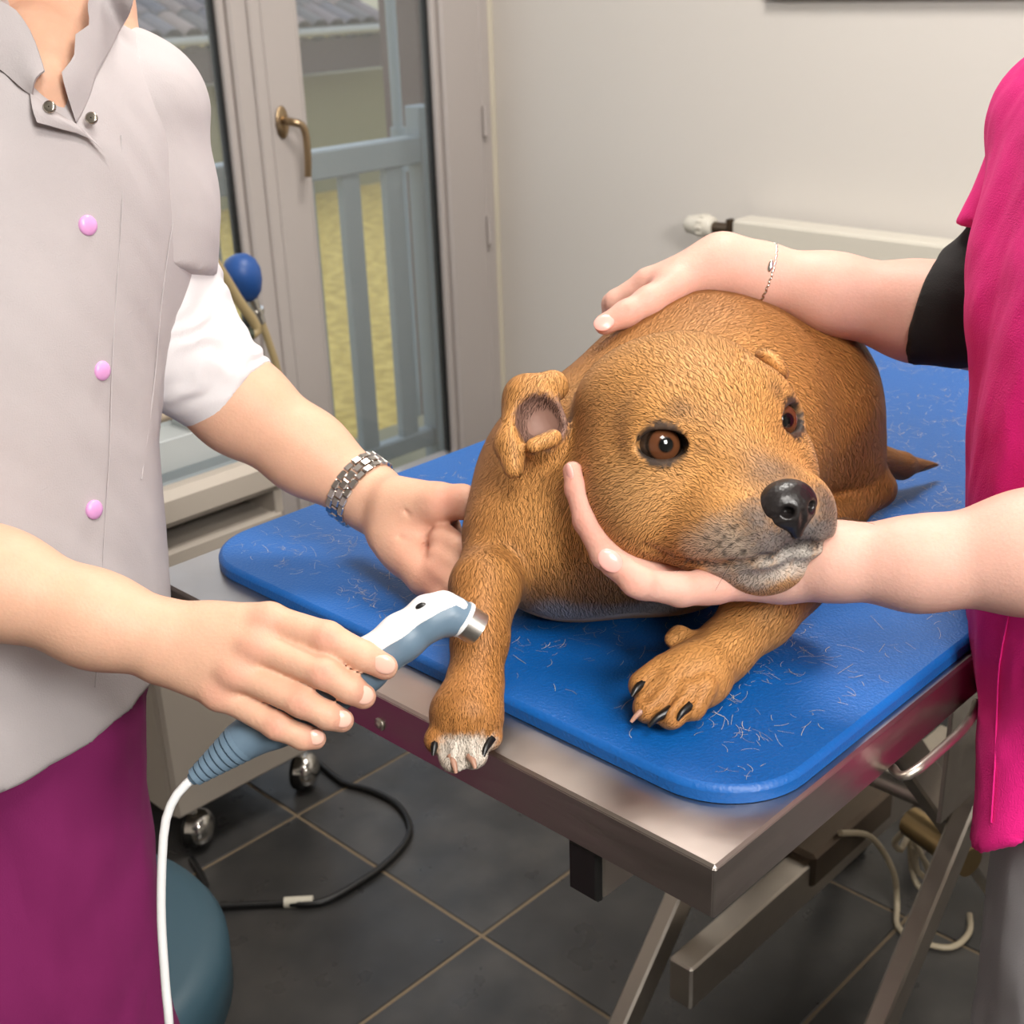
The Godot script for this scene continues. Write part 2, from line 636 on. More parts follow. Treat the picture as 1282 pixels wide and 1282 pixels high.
func glazed_door(x0: float, x1: float) -> void:
	var grey := mat(Color(0.71, 0.68, 0.665), 0.42)
	grey.heightmap_enabled = true
	grey.heightmap_scale = 0.02
	grey.heightmap_texture = noise_tex(0.02, 12, 3)
	grey.uv1_triplanar = true
	grey.uv1_scale = Vector3.ONE * 3.0
	var seal := mat(Color(0.07, 0.075, 0.08), 0.6)
	var pane := StandardMaterial3D.new()
	pane.albedo_color = Color(0.93, 0.96, 0.95, 0.06)
	pane.transparency = BaseMaterial3D.TRANSPARENCY_ALPHA
	pane.roughness = 0.02
	pane.metallic_specular = 0.5
	var brass := mat(Color(0.66, 0.57, 0.45), 0.30, 1.0)
	var d := Node3D.new()
	d.name = "door_1"
	add_child(d)
	structure(d)
	# outer frame
	box("frame_post", Vector3(x0 - 0.03, 0, ZD - 0.08), Vector3(x0 + 0.035, 2.2, ZD + 0.012), grey, d, 0.004)
	box("frame_post", Vector3(2.318, 0, ZD - 0.08), Vector3(2.352, 2.2, ZD + 0.012), grey, d, 0.004)
	box("frame_head", Vector3(x0, 2.13, ZD - 0.08), Vector3(x1, 2.2, ZD + 0.012), grey, d, 0.004)
	box("sill", Vector3(x0, 0.0, ZD - 0.12), Vector3(x1, 0.03, ZD + 0.01), grey, d, 0.003)
	var leaves := [[x0 + 0.037, 1.679, 0.075], [1.683, 2.315, 0.098]]
	for k in 2:
		var leaf := Node3D.new()
		leaf.name = "leaf"
		d.add_child(leaf, true)
		var a: float = leaves[k][0]
		var b: float = leaves[k][1]
		var wl: float = 0.12 if k == 0 else 0.093
		var wr: float = 0.069 if k == 0 else 0.125
		box("stile", Vector3(a, 0.04, ZD - 0.055), Vector3(a + wl, 2.12, ZD + 0.02), grey, leaf, 0.006)
		box("stile", Vector3(b - wr, 0.04, ZD - 0.055), Vector3(b, 2.12, ZD + 0.02), grey, leaf, 0.006)
		box("rail", Vector3(a + wl, 0.04, ZD - 0.055), Vector3(b - wr, 0.15, ZD + 0.02), grey, leaf, 0.006)
		box("rail", Vector3(a + wl, 2.02, ZD - 0.055), Vector3(b - wr, 2.12, ZD + 0.02), grey, leaf, 0.006)
		# glazing beads step down towards the pane, a dark seal between
		for s in [0, 1]:
			var xa := a + wl if s == 0 else b - wr - 0.016
			box("glazing_bead", Vector3(xa, 0.15, ZD - 0.035), Vector3(xa + 0.016, 2.02, ZD + 0.006), grey, leaf, 0.004)
			var xs := a + wl + 0.016 if s == 0 else b - wr - 0.022
			box("seal", Vector3(xs, 0.16, ZD - 0.03), Vector3(xs + 0.006, 2.01, ZD - 0.008), seal, leaf, 0.001)
		box("pane", Vector3(a + wl + 0.004, 0.155, ZD - 0.024), Vector3(b - wr - 0.004, 2.015, ZD - 0.018), pane, leaf, 0.0)
	box("astragal", Vector3(1.650, 0.04, ZD + 0.018), Vector3(1.679, 2.12, ZD + 0.030), grey, d, 0.004)
	var c := PZ(352, 153, ZD + 0.02)
	# lever: an oval rose with a curved grip hanging down
	var hd := Node3D.new()
	hd.name = "handle"
	d.add_child(hd)
	obj("rose", ball(Vector3(0.017, 0.034, 0.006), 20), brass, hd, Transform3D(Basis(), c + Vector3(0, 0, 0.004)))
	obj("lever", tube(curve([c + Vector3(0, 0.004, 0.0), c + Vector3(0.002, 0.002, 0.034), c + Vector3(0.018, -0.006, 0.047), c + Vector3(0.024, -0.03, 0.05), c + Vector3(0.024, -0.078, 0.049), c + Vector3(0.022, -0.112, 0.046)], 0.004), 0.0085, 0.0075, 12), brass, hd)
	for y in [0.72, 0.985]:
		obj("hinge", tube(PackedVector3Array([Vector3(2.316, y - 0.035, ZD + 0.024), Vector3(2.316, y + 0.035, ZD + 0.024)]), 0.007, 0.007, 10), grey, d)

func outdoors() -> void:
	# lawn beyond the balcony
	var lawn := mat(Color.WHITE, 0.95)
	lawn.albedo_texture = noise_tex(0.03, 31, 5, Color(0.58, 0.47, 0.14), Color(0.82, 0.70, 0.36))
	lawn.uv1_triplanar = true
	lawn.uv1_scale = Vector3.ONE * 0.6
	var g := obj("lawn", cbox(Vector3(40, 0.1, 30), 0.0), lawn, null, Transform3D(Basis(), Vector3(6, -0.45, -18.0)))
	g.set_meta("kind", "structure")
	var slab_m := mat(Color(0.50, 0.47, 0.36), 0.9)
	structure(box("balcony_floor", Vector3(-0.5, -0.12, -3.05), Vector3(4.5, -0.02, ZD - 0.2), slab_m, null, 0.004))
	# railing
	var blue := mat(Color(0.49, 0.535, 0.55), 0.5)
	var r := thing("balcony_railing", "pale blue-grey slatted balcony railing outside the glazed door", "railing", Vector3(2.0, -0.02, -2.7))
	var o := -r.position
	var zr := -2.66
	box("top_rail", Vector3(0.6, 0.855, zr - 0.03) + o, Vector3(2.375, 0.925, zr + 0.03) + o, blue, r, 0.004)
	box("post", Vector3(2.375, -0.02, zr - 0.03) + o, Vector3(2.435, 1.0, zr + 0.03) + o, blue, r, 0.004)
	box("bottom_rail", Vector3(0.6, 0.06, zr - 0.02) + o, Vector3(2.375, 0.11, zr + 0.02) + o, blue, r, 0.004)
	for k in 13:
		var x := 2.262 - k * 0.1465
		box("baluster", Vector3(x, 0.10, zr - 0.014) + o, Vector3(x + 0.058, 0.86, zr + 0.014) + o, blue, r, 0.003)
	# brown timber post and a grey drain pipe beside it
	var brown := mat(Color(0.33, 0.245, 0.225), 0.8)
	var pa := PZ(500, 60, -3.4)
	tag(box("timber_post", Vector3(pa.x, -0.4, -3.5), Vector3(pa.x + 0.36, 2.6, -3.3), brown, null, 0.008), "dark brown timber post outside behind the balcony railing", "post")
	var pb := PZ(492, 60, -3.3)
	var pipe := thing("drain_pipe", "blue-grey drain pipe running down beside the brown timber post", "pipe", Vector3(pb.x, -0.4, -3.3))
	obj("pipe", tube(PackedVector3Array([Vector3(0, 0, 0), Vector3(0, 3.0, 0)]), 0.017, 0.017, 16), blue, pipe)
	obj("collar", tube(PackedVector3Array([Vector3(0, 1.12, 0), Vector3(0, 1.26, 0)]), 0.026, 0.026, 16), blue, pipe)
	# the low house opposite: olive wall, brown fascia, gutter, tiled roof
	var h := thing("neighbour_house", "low olive house opposite with a brown fascia, gutter and tiled roof", "house", Vector3(4.5, -0.4, -9.0))
	var q := -h.position
	var zf := -8.6
	box("wall", Vector3(-4, -0.4, -12) + q, Vector3(13, 0.55, -9.0) + q, mat(Color(0.46, 0.44, 0.31), 0.9), h, 0.0)
	box("fascia", Vector3(-4.5, PZ(430, 88, zf).y, zf - 0.06) + q, Vector3(13.5, PZ(430, 45, zf).y, zf) + q, mat(Color(0.24, 0.175, 0.17), 0.8), h, 0.01)
	obj("gutter", tube(PackedVector3Array([Vector3(-4.5, PZ(430, 37, zf).y, zf + 0.05) + q, Vector3(13.5, PZ(430, 37, zf).y, zf + 0.05) + q]), 0.035, 0.035, 12), mat(Color(0.60, 0.60, 0.58), 0.5), h)
	var y0 := PZ(430, 30, zf).y
	box("roof_deck", Vector3(-4.5, y0 - 0.16, zf - 0.06) + q, Vector3(13.5, y0 - 0.10, zf - 0.02) + q, mat(Color(0.25, 0.2, 0.18), 0.9), h, 0.0)
	var tiles := [mat(Color(0.42, 0.37, 0.37), 0.85), mat(Color(0.36, 0.34, 0.36), 0.85), mat(Color(0.50, 0.43, 0.40), 0.85), mat(Color(0.33, 0.31, 0.31), 0.85)]
	var one := tube(PackedVector3Array([Vector3(0, 0, 0.03), Vector3(0, 0.13, -0.33), Vector3(0, 0.155, -0.40)]), 0.085, 0.070, 10, false)
	for row in 3:
		for k in 30:
			obj("roof_tile", one, tiles[(k * 5 + row * 3 + k / 4) % 4], h, Transform3D(Basis(), Vector3(2.6 + k * 0.165, y0 + row * 0.125 - 0.03, zf + 0.03 - row * 0.34) + q))

# ------------------------------------------------------------------ things along the walls
func build_furnishings() -> void:
	var white := mat(Color(0.84, 0.82, 0.77), 0.35)
	var chrome := mat(Color(0.80, 0.79, 0.77), 0.18, 1.0)
	# radiator with its thermostatic valve
	var xr := XR - 0.035
	var c := PX(918, 275, xr - 0.06)
	var r := thing("radiator", "white panel radiator on the right-hand wall behind the dog", "radiator", Vector3(xr - 0.03, 0.12, c.z))
	var o := -r.position
	var z1 := c.z + 1.1
	box("front_panel", Vector3(xr - 0.06, 0.14, c.z) + o, Vector3(xr - 0.045, c.y - 0.002, z1) + o, white, r, 0.004)
	box("rear_panel", Vector3(xr - 0.005, 0.14, c.z) + o, Vector3(xr + 0.005, c.y - 0.012, z1) + o, white, r, 0.003)
	box("side_cover", Vector3(xr - 0.058, 0.15, c.z - 0.004) + o, Vector3(xr + 0.003, c.y - 0.004, c.z + 0.006) + o, white, r, 0.003)
	box("top_grille", Vector3(xr - 0.058, c.y - 0.01, c.z) + o, Vector3(xr + 0.003, c.y, z1) + o, white, r, 0.003)
	for k in 26:
		var z := c.z + 0.03 + k * 0.04
		box("rib", Vector3(xr - 0.066, 0.2, z) + o, Vector3(xr - 0.058, c.y - 0.05, z + 0.02) + o, white, r, 0.004)
	for z in [0.15, 0.95]:
		box("bracket", Vector3(xr, 0.2, c.z + z) + o, Vector3(XR, 0.6, c.z + z + 0.03) + o, white, r, 0.002)
	var v := thing("radiator_valve", "white thermostatic valve with a bronze pipe at the radiator's end", "valve", PX(905, 286, xr - 0.04))
	var av := Vector3(0, 0, -1)
	var bronze := mat(Color(0.42, 0.36, 0.30), 0.35, 1.0)
	obj("knob", lathe([Vector2(0, 0), Vector2(0.019, 0.001), Vector2(0.022, 0.006), Vector2(0.0225, 0.016), Vector2(0.024, 0.018), Vector2(0.024, 0.034), Vector2(0.021, 0.05), Vector2(0.019, 0.066), Vector2(0.014, 0.072), Vector2(0, 0.073)], 24), white, v, Transform3D(look(av), Vector3(0, 0, -0.022)))
	for k in 12:
		var a := TAU * k / 12
		obj("grip_rib", cbox(Vector3(0.003, 0.004, 0.016), 0.001), white, v, Transform3D(Basis(Vector3(0, 0, 1), a), Vector3(-sin(a) * 0.0245, cos(a) * 0.0245, -0.048)))
	obj("union_nut", tube(PackedVector3Array([Vector3(0, 0, -0.024), Vector3(0, 0, 0.016)]), 0.0125, 0.0125, 8), bronze, v)
	obj("elbow", tube(curve([Vector3(0, 0, 0.01), Vector3(0, -0.006, 0.016), Vector3(0, -0.03, 0.018), Vector3(0, -0.66, 0.018)], 0.02), 0.009, 0.009, 10), bronze, v)
	# frame above the radiator whose lower edge just enters the picture
	var f := PX(960, -1, XR - 0.01)
	var wb := thing("wall_board", "dark-edged board hung high on the right-hand wall", "board", Vector3(XR - 0.01, f.y, f.z))
	box("frame", Vector3(-0.012, 0.0, 0.0), Vector3(0.01, 0.5, 1.0), mat(Color(0.24, 0.23, 0.23), 0.5), wb, 0.003)
	box("face", Vector3(-0.016, 0.02, 0.02), Vector3(-0.012, 0.48, 0.98), mat(Color(0.8, 0.8, 0.78), 0.6), wb, 0.0)
	build_cart(chrome)
	# low round stool
	var teal := mat(Color(0.175, 0.285, 0.335), 0.5)
	var s := thing("stool", "dark teal round stool behind the plum trousers", "stool", Vector3(0.42, 0, -1.20))
	obj("seat", lathe([Vector2(0, 0.24), Vector2(0.205, 0.24), Vector2(0.221, 0.255), Vector2(0.222, 0.31), Vector2(0.212, 0.327), Vector2(0.19, 0.332), Vector2(0, 0.334)], 48), teal, s)
	obj("column", tube(PackedVector3Array([Vector3(0, 0.06, 0), Vector3(0, 0.24, 0)]), 0.025), chrome, s)
	for k in 5:
		var a := TAU * k / 5 + 0.3
		obj("foot", tube(PackedVector3Array([Vector3(0, 0.075, 0), Vector3(cos(a) * 0.2, 0.05, sin(a) * 0.2)]), 0.016, 0.012), mat(Color(0.06, 0.06, 0.06), 0.5), s)
		obj("caster", ball(Vector3(0.02, 0.025, 0.02), 14), mat(Color(0.03, 0.03, 0.03), 0.4), s, Transform3D(Basis(), Vector3(cos(a) * 0.2, 0.026, sin(a) * 0.2)))
	# black mains lead on the floor
	var black := mat(Color(0.025, 0.025, 0.028), 0.45)
	var pts := []
	for q in [[240, 1075], [258, 1110], [248, 1133], [300, 1133], [352, 1131], [400, 1130], [445, 1108], [490, 1075], [513, 1042], [500, 1010], [465, 990], [430, 980], [402, 958], [385, 945]]:
		pts.append(PY(q[0], q[1], 0.006))
	var lead := thing("mains_lead", "black power lead curving across the dark floor tiles", "cable", Vector3(pts[4].x, 0.0, pts[4].z))
	var loc := []
	for p in pts: loc.append(p - lead.position)
	obj("lead", tube(curve(loc, 0.015), 0.0055, 0.0055, 10), black, lead)
	var ta: Vector3 = PY(356, 1130, 0.006) - lead.position
	var tb: Vector3 = PY(392, 1128, 0.006) - lead.position
	obj("paper_tag", tube(PackedVector3Array([ta, tb]), 0.0085, 0.0085, 12), mat(Color(0.78, 0.76, 0.70), 0.7), lead)

func build_cart(chrome: Material) -> void:
	var cream := mat(Color(0.70, 0.665, 0.62), 0.45)
	var beige := mat(Color(0.72, 0.66, 0.58), 0.5)
	var c := thing("instrument_cart", "cream drawer cart on chrome casters behind the table corner", "cart", Vector3(0.975, 0, -1.85))
	var o := -c.position
	var xa := 0.838
	var xb := 1.108
	var zf := -1.6
	var zb := -2.1
	box("body", Vector3(xa, 0.088, zb) + o, Vector3(xb, 0.542, zf - 0.012) + o, cream, c, 0.006)
	box("upper_body", Vector3(xa, 0.540, zb) + o, Vector3(xb, 0.60, zf - 0.22) + o, cream, c, 0.004)
	for s in [xa, xb - 0.016]:
		box("cheek", Vector3(s, 0.540, zf - 0.23) + o, Vector3(s + 0.016, 0.60, zf - 0.002) + o, cream, c, 0.002)
	box("lower_front", Vector3(xa + 0.002, 0.09, zf - 0.014) + o, Vector3(xb - 0.002, 0.545, zf) + o, cream, c, 0.006)
	var dr := box("drawer_lip", Vector3(xa - 0.004, 0.583, zf - 0.03) + o, Vector3(xb + 0.004, 0.64, zf + 0.014) + o, cream, c, 0.012)
	dr.set_meta("label", "rounded cream lip of the drawer")
	box("top", Vector3(xa - 0.006, 0.60, zb - 0.006) + o, Vector3(xb + 0.006, 0.642, zf - 0.02) + o, mat(Color(0.52, 0.56, 0.58), 0.35), c, 0.004)
	for y in [0.755]:
		obj("tray_rail", tube(PackedVector3Array([Vector3(0.66, y, zf) + o, Vector3(1.10, y, zf) + o]), 0.012, 0.012, 12), beige, c)
		obj("tray_rail", tube(PackedVector3Array([Vector3(1.10, y, zf) + o, Vector3(1.10, y, zb) + o]), 0.012, 0.012, 12), beige, c)
	for p in [Vector3(1.10, 0, zf), Vector3(1.10, 0, zb), Vector3(0.85, 0, zb)]:
		obj("rail_post", tube(PackedVector3Array([p + Vector3(0, 0.63, 0) + o, p + Vector3(0, 0.755, 0) + o]), 0.010, 0.010, 10), beige, c)
	for q in [[378, 974], [247, 1056]]:
		var w := PZ(q[0], q[1], zf - 0.035)
		caster(c, Vector3(w.x, 0.034, zf - 0.035) + o, chrome)
	for x in [xa + 0.05, xb - 0.05]:
		caster(c, Vector3(x, 0.034, zb + 0.05) + o, chrome)
	# papers and trays standing on it
	var tr := thing("instrument_tray", "pale grey tray on the cream cart behind the white sleeve", "tray", Vector3(0.97, 0.642, -1.75))
	box("base", Vector3(-0.10, 0, -0.09), Vector3(0.10, 0.006, 0.09), mat(Color(0.72, 0.74, 0.74), 0.4), tr, 0.002)
	for s in [-1, 1]:
		box("side", Vector3(s * 0.10 - 0.003, 0, -0.09), Vector3(s * 0.10 + 0.003, 0.05, 0.09), mat(Color(0.72, 0.74, 0.74), 0.4), tr, 0.001)
		box("end", Vector3(-0.10, 0, s * 0.09 - 0.003), Vector3(0.10, 0.05, s * 0.09 + 0.003), mat(Color(0.72, 0.74, 0.74), 0.4), tr, 0.001)
	tag(box("gauze_pack", Vector3(0.875, 0.649, -1.745), Vector3(0.925, 0.716, -1.70), mat(Color(0.80, 0.86, 0.90), 0.7), null, 0.004), "pale blue gauze pack standing in the tray on the cart", "pack")
	# rubber bulb with its hose
	var b := thing("inflation_bulb", "blue rubber bulb with chrome valve and beige hose above the cart", "rubber bulb", Vector3(1.15, 0.642, -1.80))
	var ob := -b.position
	var zb2 := -1.80
	var bc := PZ(305, 347, zb2)
	obj("bulb", lathe([Vector2(0, -0.042), Vector2(0.010, -0.04), Vector2(0.020, -0.030), Vector2(0.028, -0.012), Vector2(0.0315, 0.006), Vector2(0.029, 0.022), Vector2(0.020, 0.034), Vector2(0.008, 0.039), Vector2(0, 0.040)], 28), mat(Color(0.13, 0.30, 0.56), 0.45), b, Transform3D(look(PZ(297, 330, zb2) - PZ(314, 372, zb2)), bc + ob))
	var m1 := PZ(314, 374, zb2)
	var m2 := PZ(326, 404, zb2)
	obj("valve", tube(PackedVector3Array([m1 + ob, m2 + ob]), 0.0115, 0.0095, 14), chrome, b)
	obj("valve_ring", tube(PackedVector3Array([m1.lerp(m2, 0.45) + ob, m1.lerp(m2, 0.62) + ob]), 0.0145, 0.0145, 14), chrome, b)
	var hose := mat(Color(0.62, 0.55, 0.40), 0.5)
	var hp := []
	for q in [[327, 402], [337, 430], [347, 462], [352, 500]]: hp.append(PZ(q[0], q[1], zb2) + ob)
	hp.append(Vector3(1.19, 0.652, zb2) + ob)
	obj("hose", tube(curve(hp, 0.01), 0.0065, 0.0065, 10), hose, b)
	var hl := []
	for q in [[262, 318], [280, 345], [300, 378], [316, 400], [322, 414], [312, 420]]: hl.append(PZ(q[0], q[1], zb2 + 0.05) + ob)
	obj("loop", tube(curve(hl, 0.008), 0.0085, 0.0085, 10), hose, b)
	obj("connector", tube(PackedVector3Array([PZ(314, 419, zb2 + 0.05) + ob, PZ(297, 416, zb2 + 0.05) + ob]), 0.0105, 0.012, 12), mat(Color(0.35, 0.38, 0.34), 0.35, 0.8), b)
	obj("stem", tube(PackedVector3Array([PZ(262, 318, zb2 + 0.05) + ob, Vector3(-0.06, 0.0, 0.03)]), 0.009, 0.009, 10), chrome, b)

func caster(parent: Node3D, at: Vector3, chrome: Material) -> void:
	var n := Node3D.new()
	n.name = "caster"
	parent.add_child(n, true)
	n.position = at
	var dir := Vector3(0.55, 0, 0.83)
	obj("wheel", lathe([Vector2(0, -0.012), Vector2(0.029, -0.012), Vector2(0.033, -0.008), Vector2(0.033, 0.008), Vector2(0.029, 0.012), Vector2(0, 0.012)], 24), mat(Color(0.03, 0.03, 0.03), 0.5), n, Transform3D(look(dir), Vector3.ZERO))
	obj("hood", lathe([Vector2(0.0, 0.020), Vector2(0.012, 0.019), Vector2(0.024, 0.014), Vector2(0.030, 0.006), Vector2(0.0315, -0.004), Vector2(0.0315, -0.016)], 24), chrome, n, Transform3D(look(dir), dir.normalized() * 0.012 + Vector3(0, 0.004, 0)))
	obj("stem", tube(PackedVector3Array([Vector3(0, 0.02, 0), Vector3(0, 0.056, 0)]), 0.009), chrome, n)
# ------------------------------------------------------------------ examination table
func build_table() -> void:
	var steel := mat(Color(0.70, 0.665, 0.64), 0.40, 1.0)
	steel.roughness_texture = noise_tex(0.015, 81, 5, Color(0.72, 0.72, 0.72), Color(1, 1, 1))
	steel.uv1_triplanar = true
	steel.uv1_scale = Vector3(1.2, 7.0, 1.2)
	steel.heightmap_enabled = true
	steel.heightmap_scale = 0.012
	steel.heightmap_texture = noise_tex(0.05, 82, 4)
	var bar := mat(Color(0.74, 0.71, 0.67), 0.46, 1.0)
	bar.roughness_texture = noise_tex(0.02, 83, 4, Color(0.7, 0.7, 0.7), Color(1, 1, 1))
	bar.uv1_triplanar = true
	bar.uv1_scale = Vector3.ONE * 3.0
	var black := mat(Color(0.035, 0.032, 0.03), 0.5)
	var t := thing("examination_table", "stainless steel examination table on scissor legs under the dog", "table", Vector3(1.13, 0, -0.644))
	var o := -t.position
	var lip := TOP - 0.0375
	var xe := 1.754
	# tray: top sheet with folded sides and a welded corner
	box("top", Vector3(0.504, TOP - 0.004, -0.944) + o, Vector3(xe, TOP, -0.344) + o, steel, t, 0.0018)
	box("lip", Vector3(0.504, lip, -0.943) + o, Vector3(0.5065, TOP - 0.002, -0.345) + o, steel, t, 0.001)
	box("lip", Vector3(0.5045, lip, -0.3465) + o, Vector3(xe, TOP - 0.002, -0.344) + o, steel, t, 0.001)
	box("lip", Vector3(0.5045, lip, -0.944) + o, Vector3(xe, TOP - 0.002, -0.9415) + o, steel, t, 0.001)
	box("lip", Vector3(xe - 0.0025, lip, -0.943) + o, Vector3(xe, TOP - 0.002, -0.345) + o, steel, t, 0.001)
	box("core", Vector3(0.515, lip + 0.012, -0.935) + o, Vector3(xe - 0.01, TOP - 0.004, -0.353) + o, black, t, 0.002)
	# screw in the short side
	var sc := PX(475, 907, 0.5035)
	obj("screw", lathe([Vector2(0, 0.0022), Vector2(0.0022, 0.0022), Vector2(0.0028, 0.001), Vector2(0.0042, 0.0016), Vector2(0.0050, 0.0004), Vector2(0.0052, -0.001), Vector2(0, -0.001)], 18), bar, t, Transform3D(look(Vector3(-1, 0, 0)), sc + o))
	# square tube under the top, capped in black
	var cp := PY(755, 1128, lip - 0.040)
	box("cross_tube", Vector3(0.512, lip - 0.040, cp.z - 0.026) + o, Vector3(xe - 0.02, lip + 0.014, cp.z) + o, bar, t, 0.002)
	box("tube_cap", Vector3(0.506, lip - 0.041, cp.z - 0.0265) + o, Vector3(0.513, lip, cp.z + 0.0005) + o, black, t, 0.003)
	box("cross_tube", Vector3(0.512, lip - 0.040, -0.83) + o, Vector3(xe - 0.02, lip + 0.014, -0.80) + o, bar, t, 0.002)
	# scissor legs: near and far pair, crossing
	for z in [-0.50, -0.79]:
		var a := Vector3(0.905, 0.03, z)
		var b := Vector3(1.565, 0.80, z)
		obj("leg", cbox(Vector3(0.024, 0.040, a.distance_to(b)), 0.003), bar, t, bar_at(a + o, b + o, Vector3(0, 0, 1)) * Transform3D(Basis(Vector3(0, 0, 1), PI / 2), Vector3.ZERO))
		var a2 := Vector3(1.565, 0.03, z - 0.03)
		var b2 := Vector3(0.905, 0.80, z - 0.03)
		obj("leg", cbox(Vector3(0.024, 0.040, a2.distance_to(b2)), 0.003), bar, t, bar_at(a2 + o, b2 + o, Vector3(0, 0, 1)) * Transform3D(Basis(Vector3(0, 0, 1), PI / 2), Vector3.ZERO))
		for f in [Vector3(0.905, 0, z), Vector3(1.565, 0, z - 0.03)]:
			box("foot", f + Vector3(-0.035, 0.0, -0.018) + o, f + Vector3(0.035, 0.03, 0.018) + o, black, t, 0.004)
	var ax := Vector3(1.235, 0.415, 0)
	obj("axle", tube(PackedVector3Array([ax + Vector3(0, 0, -0.82) + o, ax + Vector3(0, 0, -0.48) + o]), 0.014), bar, t)
	# lifting ram and its bed
	var ra := PY(866, 1215, 0.20)
	box("ram_bed", Vector3(ra.x, 0.135, ra.z - 0.035) + o, Vector3(1.72, 0.20, ra.z) + o, bar, t, 0.003)
	box("ram_sleeve", Vector3(PY(1018, 1085, 0.2).x, 0.16, ra.z - 0.045) + o, Vector3(1.50, 0.215, ra.z + 0.006) + o, mat(Color(0.36, 0.31, 0.26), 0.45, 0.6), t, 0.006)
	obj("ram_bed_post", cbox(Vector3(0.03, 0.14, 0.03), 0.002), bar, t, Transform3D(Basis(), Vector3(1.66, 0.07, ra.z - 0.02) + o))
	var mt := Vector3(1.36, 0.25, -0.84)
	obj("motor_housing", ball(Vector3(0.14, 0.055, 0.05), 24), mat(Color(0.74, 0.72, 0.67), 0.45), t, Transform3D(Basis(), mt + o)).set_meta("label", "pale plastic motor housing")
	var g0 := PY(1145, 1040, 0.30)
	obj("ram_cylinder", tube(PackedVector3Array([PY(1140, 1028, 0.3) + o, PY(1215, 1080, 0.3) + o]), 0.020, 0.020, 20), mat(Color(0.62, 0.53, 0.38), 0.35, 1.0), t)
	# steel bracket and pull handle below the long side
	var hp := []
	for q in [[1118, 962, 0.0], [1128, 972, 0.012], [1150, 962, 0.02], [1200, 918, 0.02], [1218, 895, 0.012], [1222, 880, 0.0]]:
		hp.append(PZ(q[0], q[1], -0.346 + q[2]) + o)
	obj("pull_handle", tube(curve(hp, 0.006), 0.0035, 0.0035, 10), bar, t)
	var pl := PZ(1195, 925, -0.47)
	box("bracket_plate", Vector3(pl.x - 0.01, pl.y - 0.10, -0.475) + o, Vector3(pl.x + 0.08, lip + 0.012, -0.47) + o, bar, t, 0.001)
	box("control_box", Vector3(pl.x + 0.085, pl.y - 0.06, -0.46) + o, Vector3(pl.x + 0.18, lip + 0.012, -0.40) + o, mat(Color(0.86, 0.86, 0.84), 0.4), t, 0.006)
	# cord below the table
	var cord := mat(Color(0.72, 0.67, 0.57), 0.5)
	var k1 := []
	for q in [[1052, 1043, 0.22], [1090, 1048, 0.18], [1118, 1090, 0.08], [1123, 1130, 0.01], [1124, 1160, 0.005], [1150, 1178, 0.005], [1190, 1186, 0.005], [1213, 1168, 0.005], [1214, 1145, 0.005]]:
		k1.append(PY(q[0], q[1], q[2]))
	var cr1 := thing("power_cord", "beige cord hanging from the table's motor to the floor", "cord", Vector3(k1[5].x, 0, k1[5].z))
	var l1 := []
	for p in k1: l1.append(p - cr1.position)
	obj("cord", tube(curve(l1, 0.01), 0.0045, 0.0045, 10), cord, cr1)
	var k2 := []
	for q in [[1132, 1040, 0.26], [1120, 1055, 0.22], [1128, 1064, 0.2], [1138, 1048, 0.2], [1142, 1090, 0.12], [1152, 1112, 0.1], [1168, 1108, 0.1], [1150, 1062, 0.2], [1146, 1058, 0.22], [1168, 1095, 0.12], [1178, 1106, 0.1], [1150, 1092, 0.12], [1145, 1060, 0.2]]:
		k2.append(PY(q[0], q[1], q[2]))
	tag(obj("coiled_cord", tube(curve(k2, 0.008), 0.0042, 0.0042, 8), cord), "beige cord bundled in loops under the steel table", "cord")
	# the mat
	var blue := mat(Color(0.015, 0.345, 0.645), 0.45)
	blue.heightmap_enabled = true
	blue.heightmap_scale = 0.045
	blue.heightmap_texture = noise_tex(0.16, 91, 3, Color.BLACK, Color.WHITE, 512, false, FastNoiseLite.TYPE_CELLULAR)
	blue.uv1_triplanar = true
	blue.uv1_world_triplanar = true
	blue.uv1_scale = Vector3.ONE * 5.0
	var poly := PackedVector2Array()
	var x0 := 0.545
	var x1 := 1.71
	var z0 := -0.938
	var z1 := -0.350
	var rr := 0.062
	for cn in [[x1 - rr, z1 - rr, 0], [x0 + rr, z1 - rr, 90], [x0 + rr, z0 + rr, 180], [x1 - rr, z0 + rr, 270]]:
		for k in 13:
			var a := deg_to_rad(cn[2] + k * 7.5)
			poly.append(Vector2(cn[0] + cos(a) * rr, cn[1] + sin(a) * rr))
	tag(obj("rubber_mat", slab(poly, TOP + 0.0005, MAT, 0.004), blue), "bright blue rubber mat with rounded corners on the steel table", "mat")
	loose_hairs()

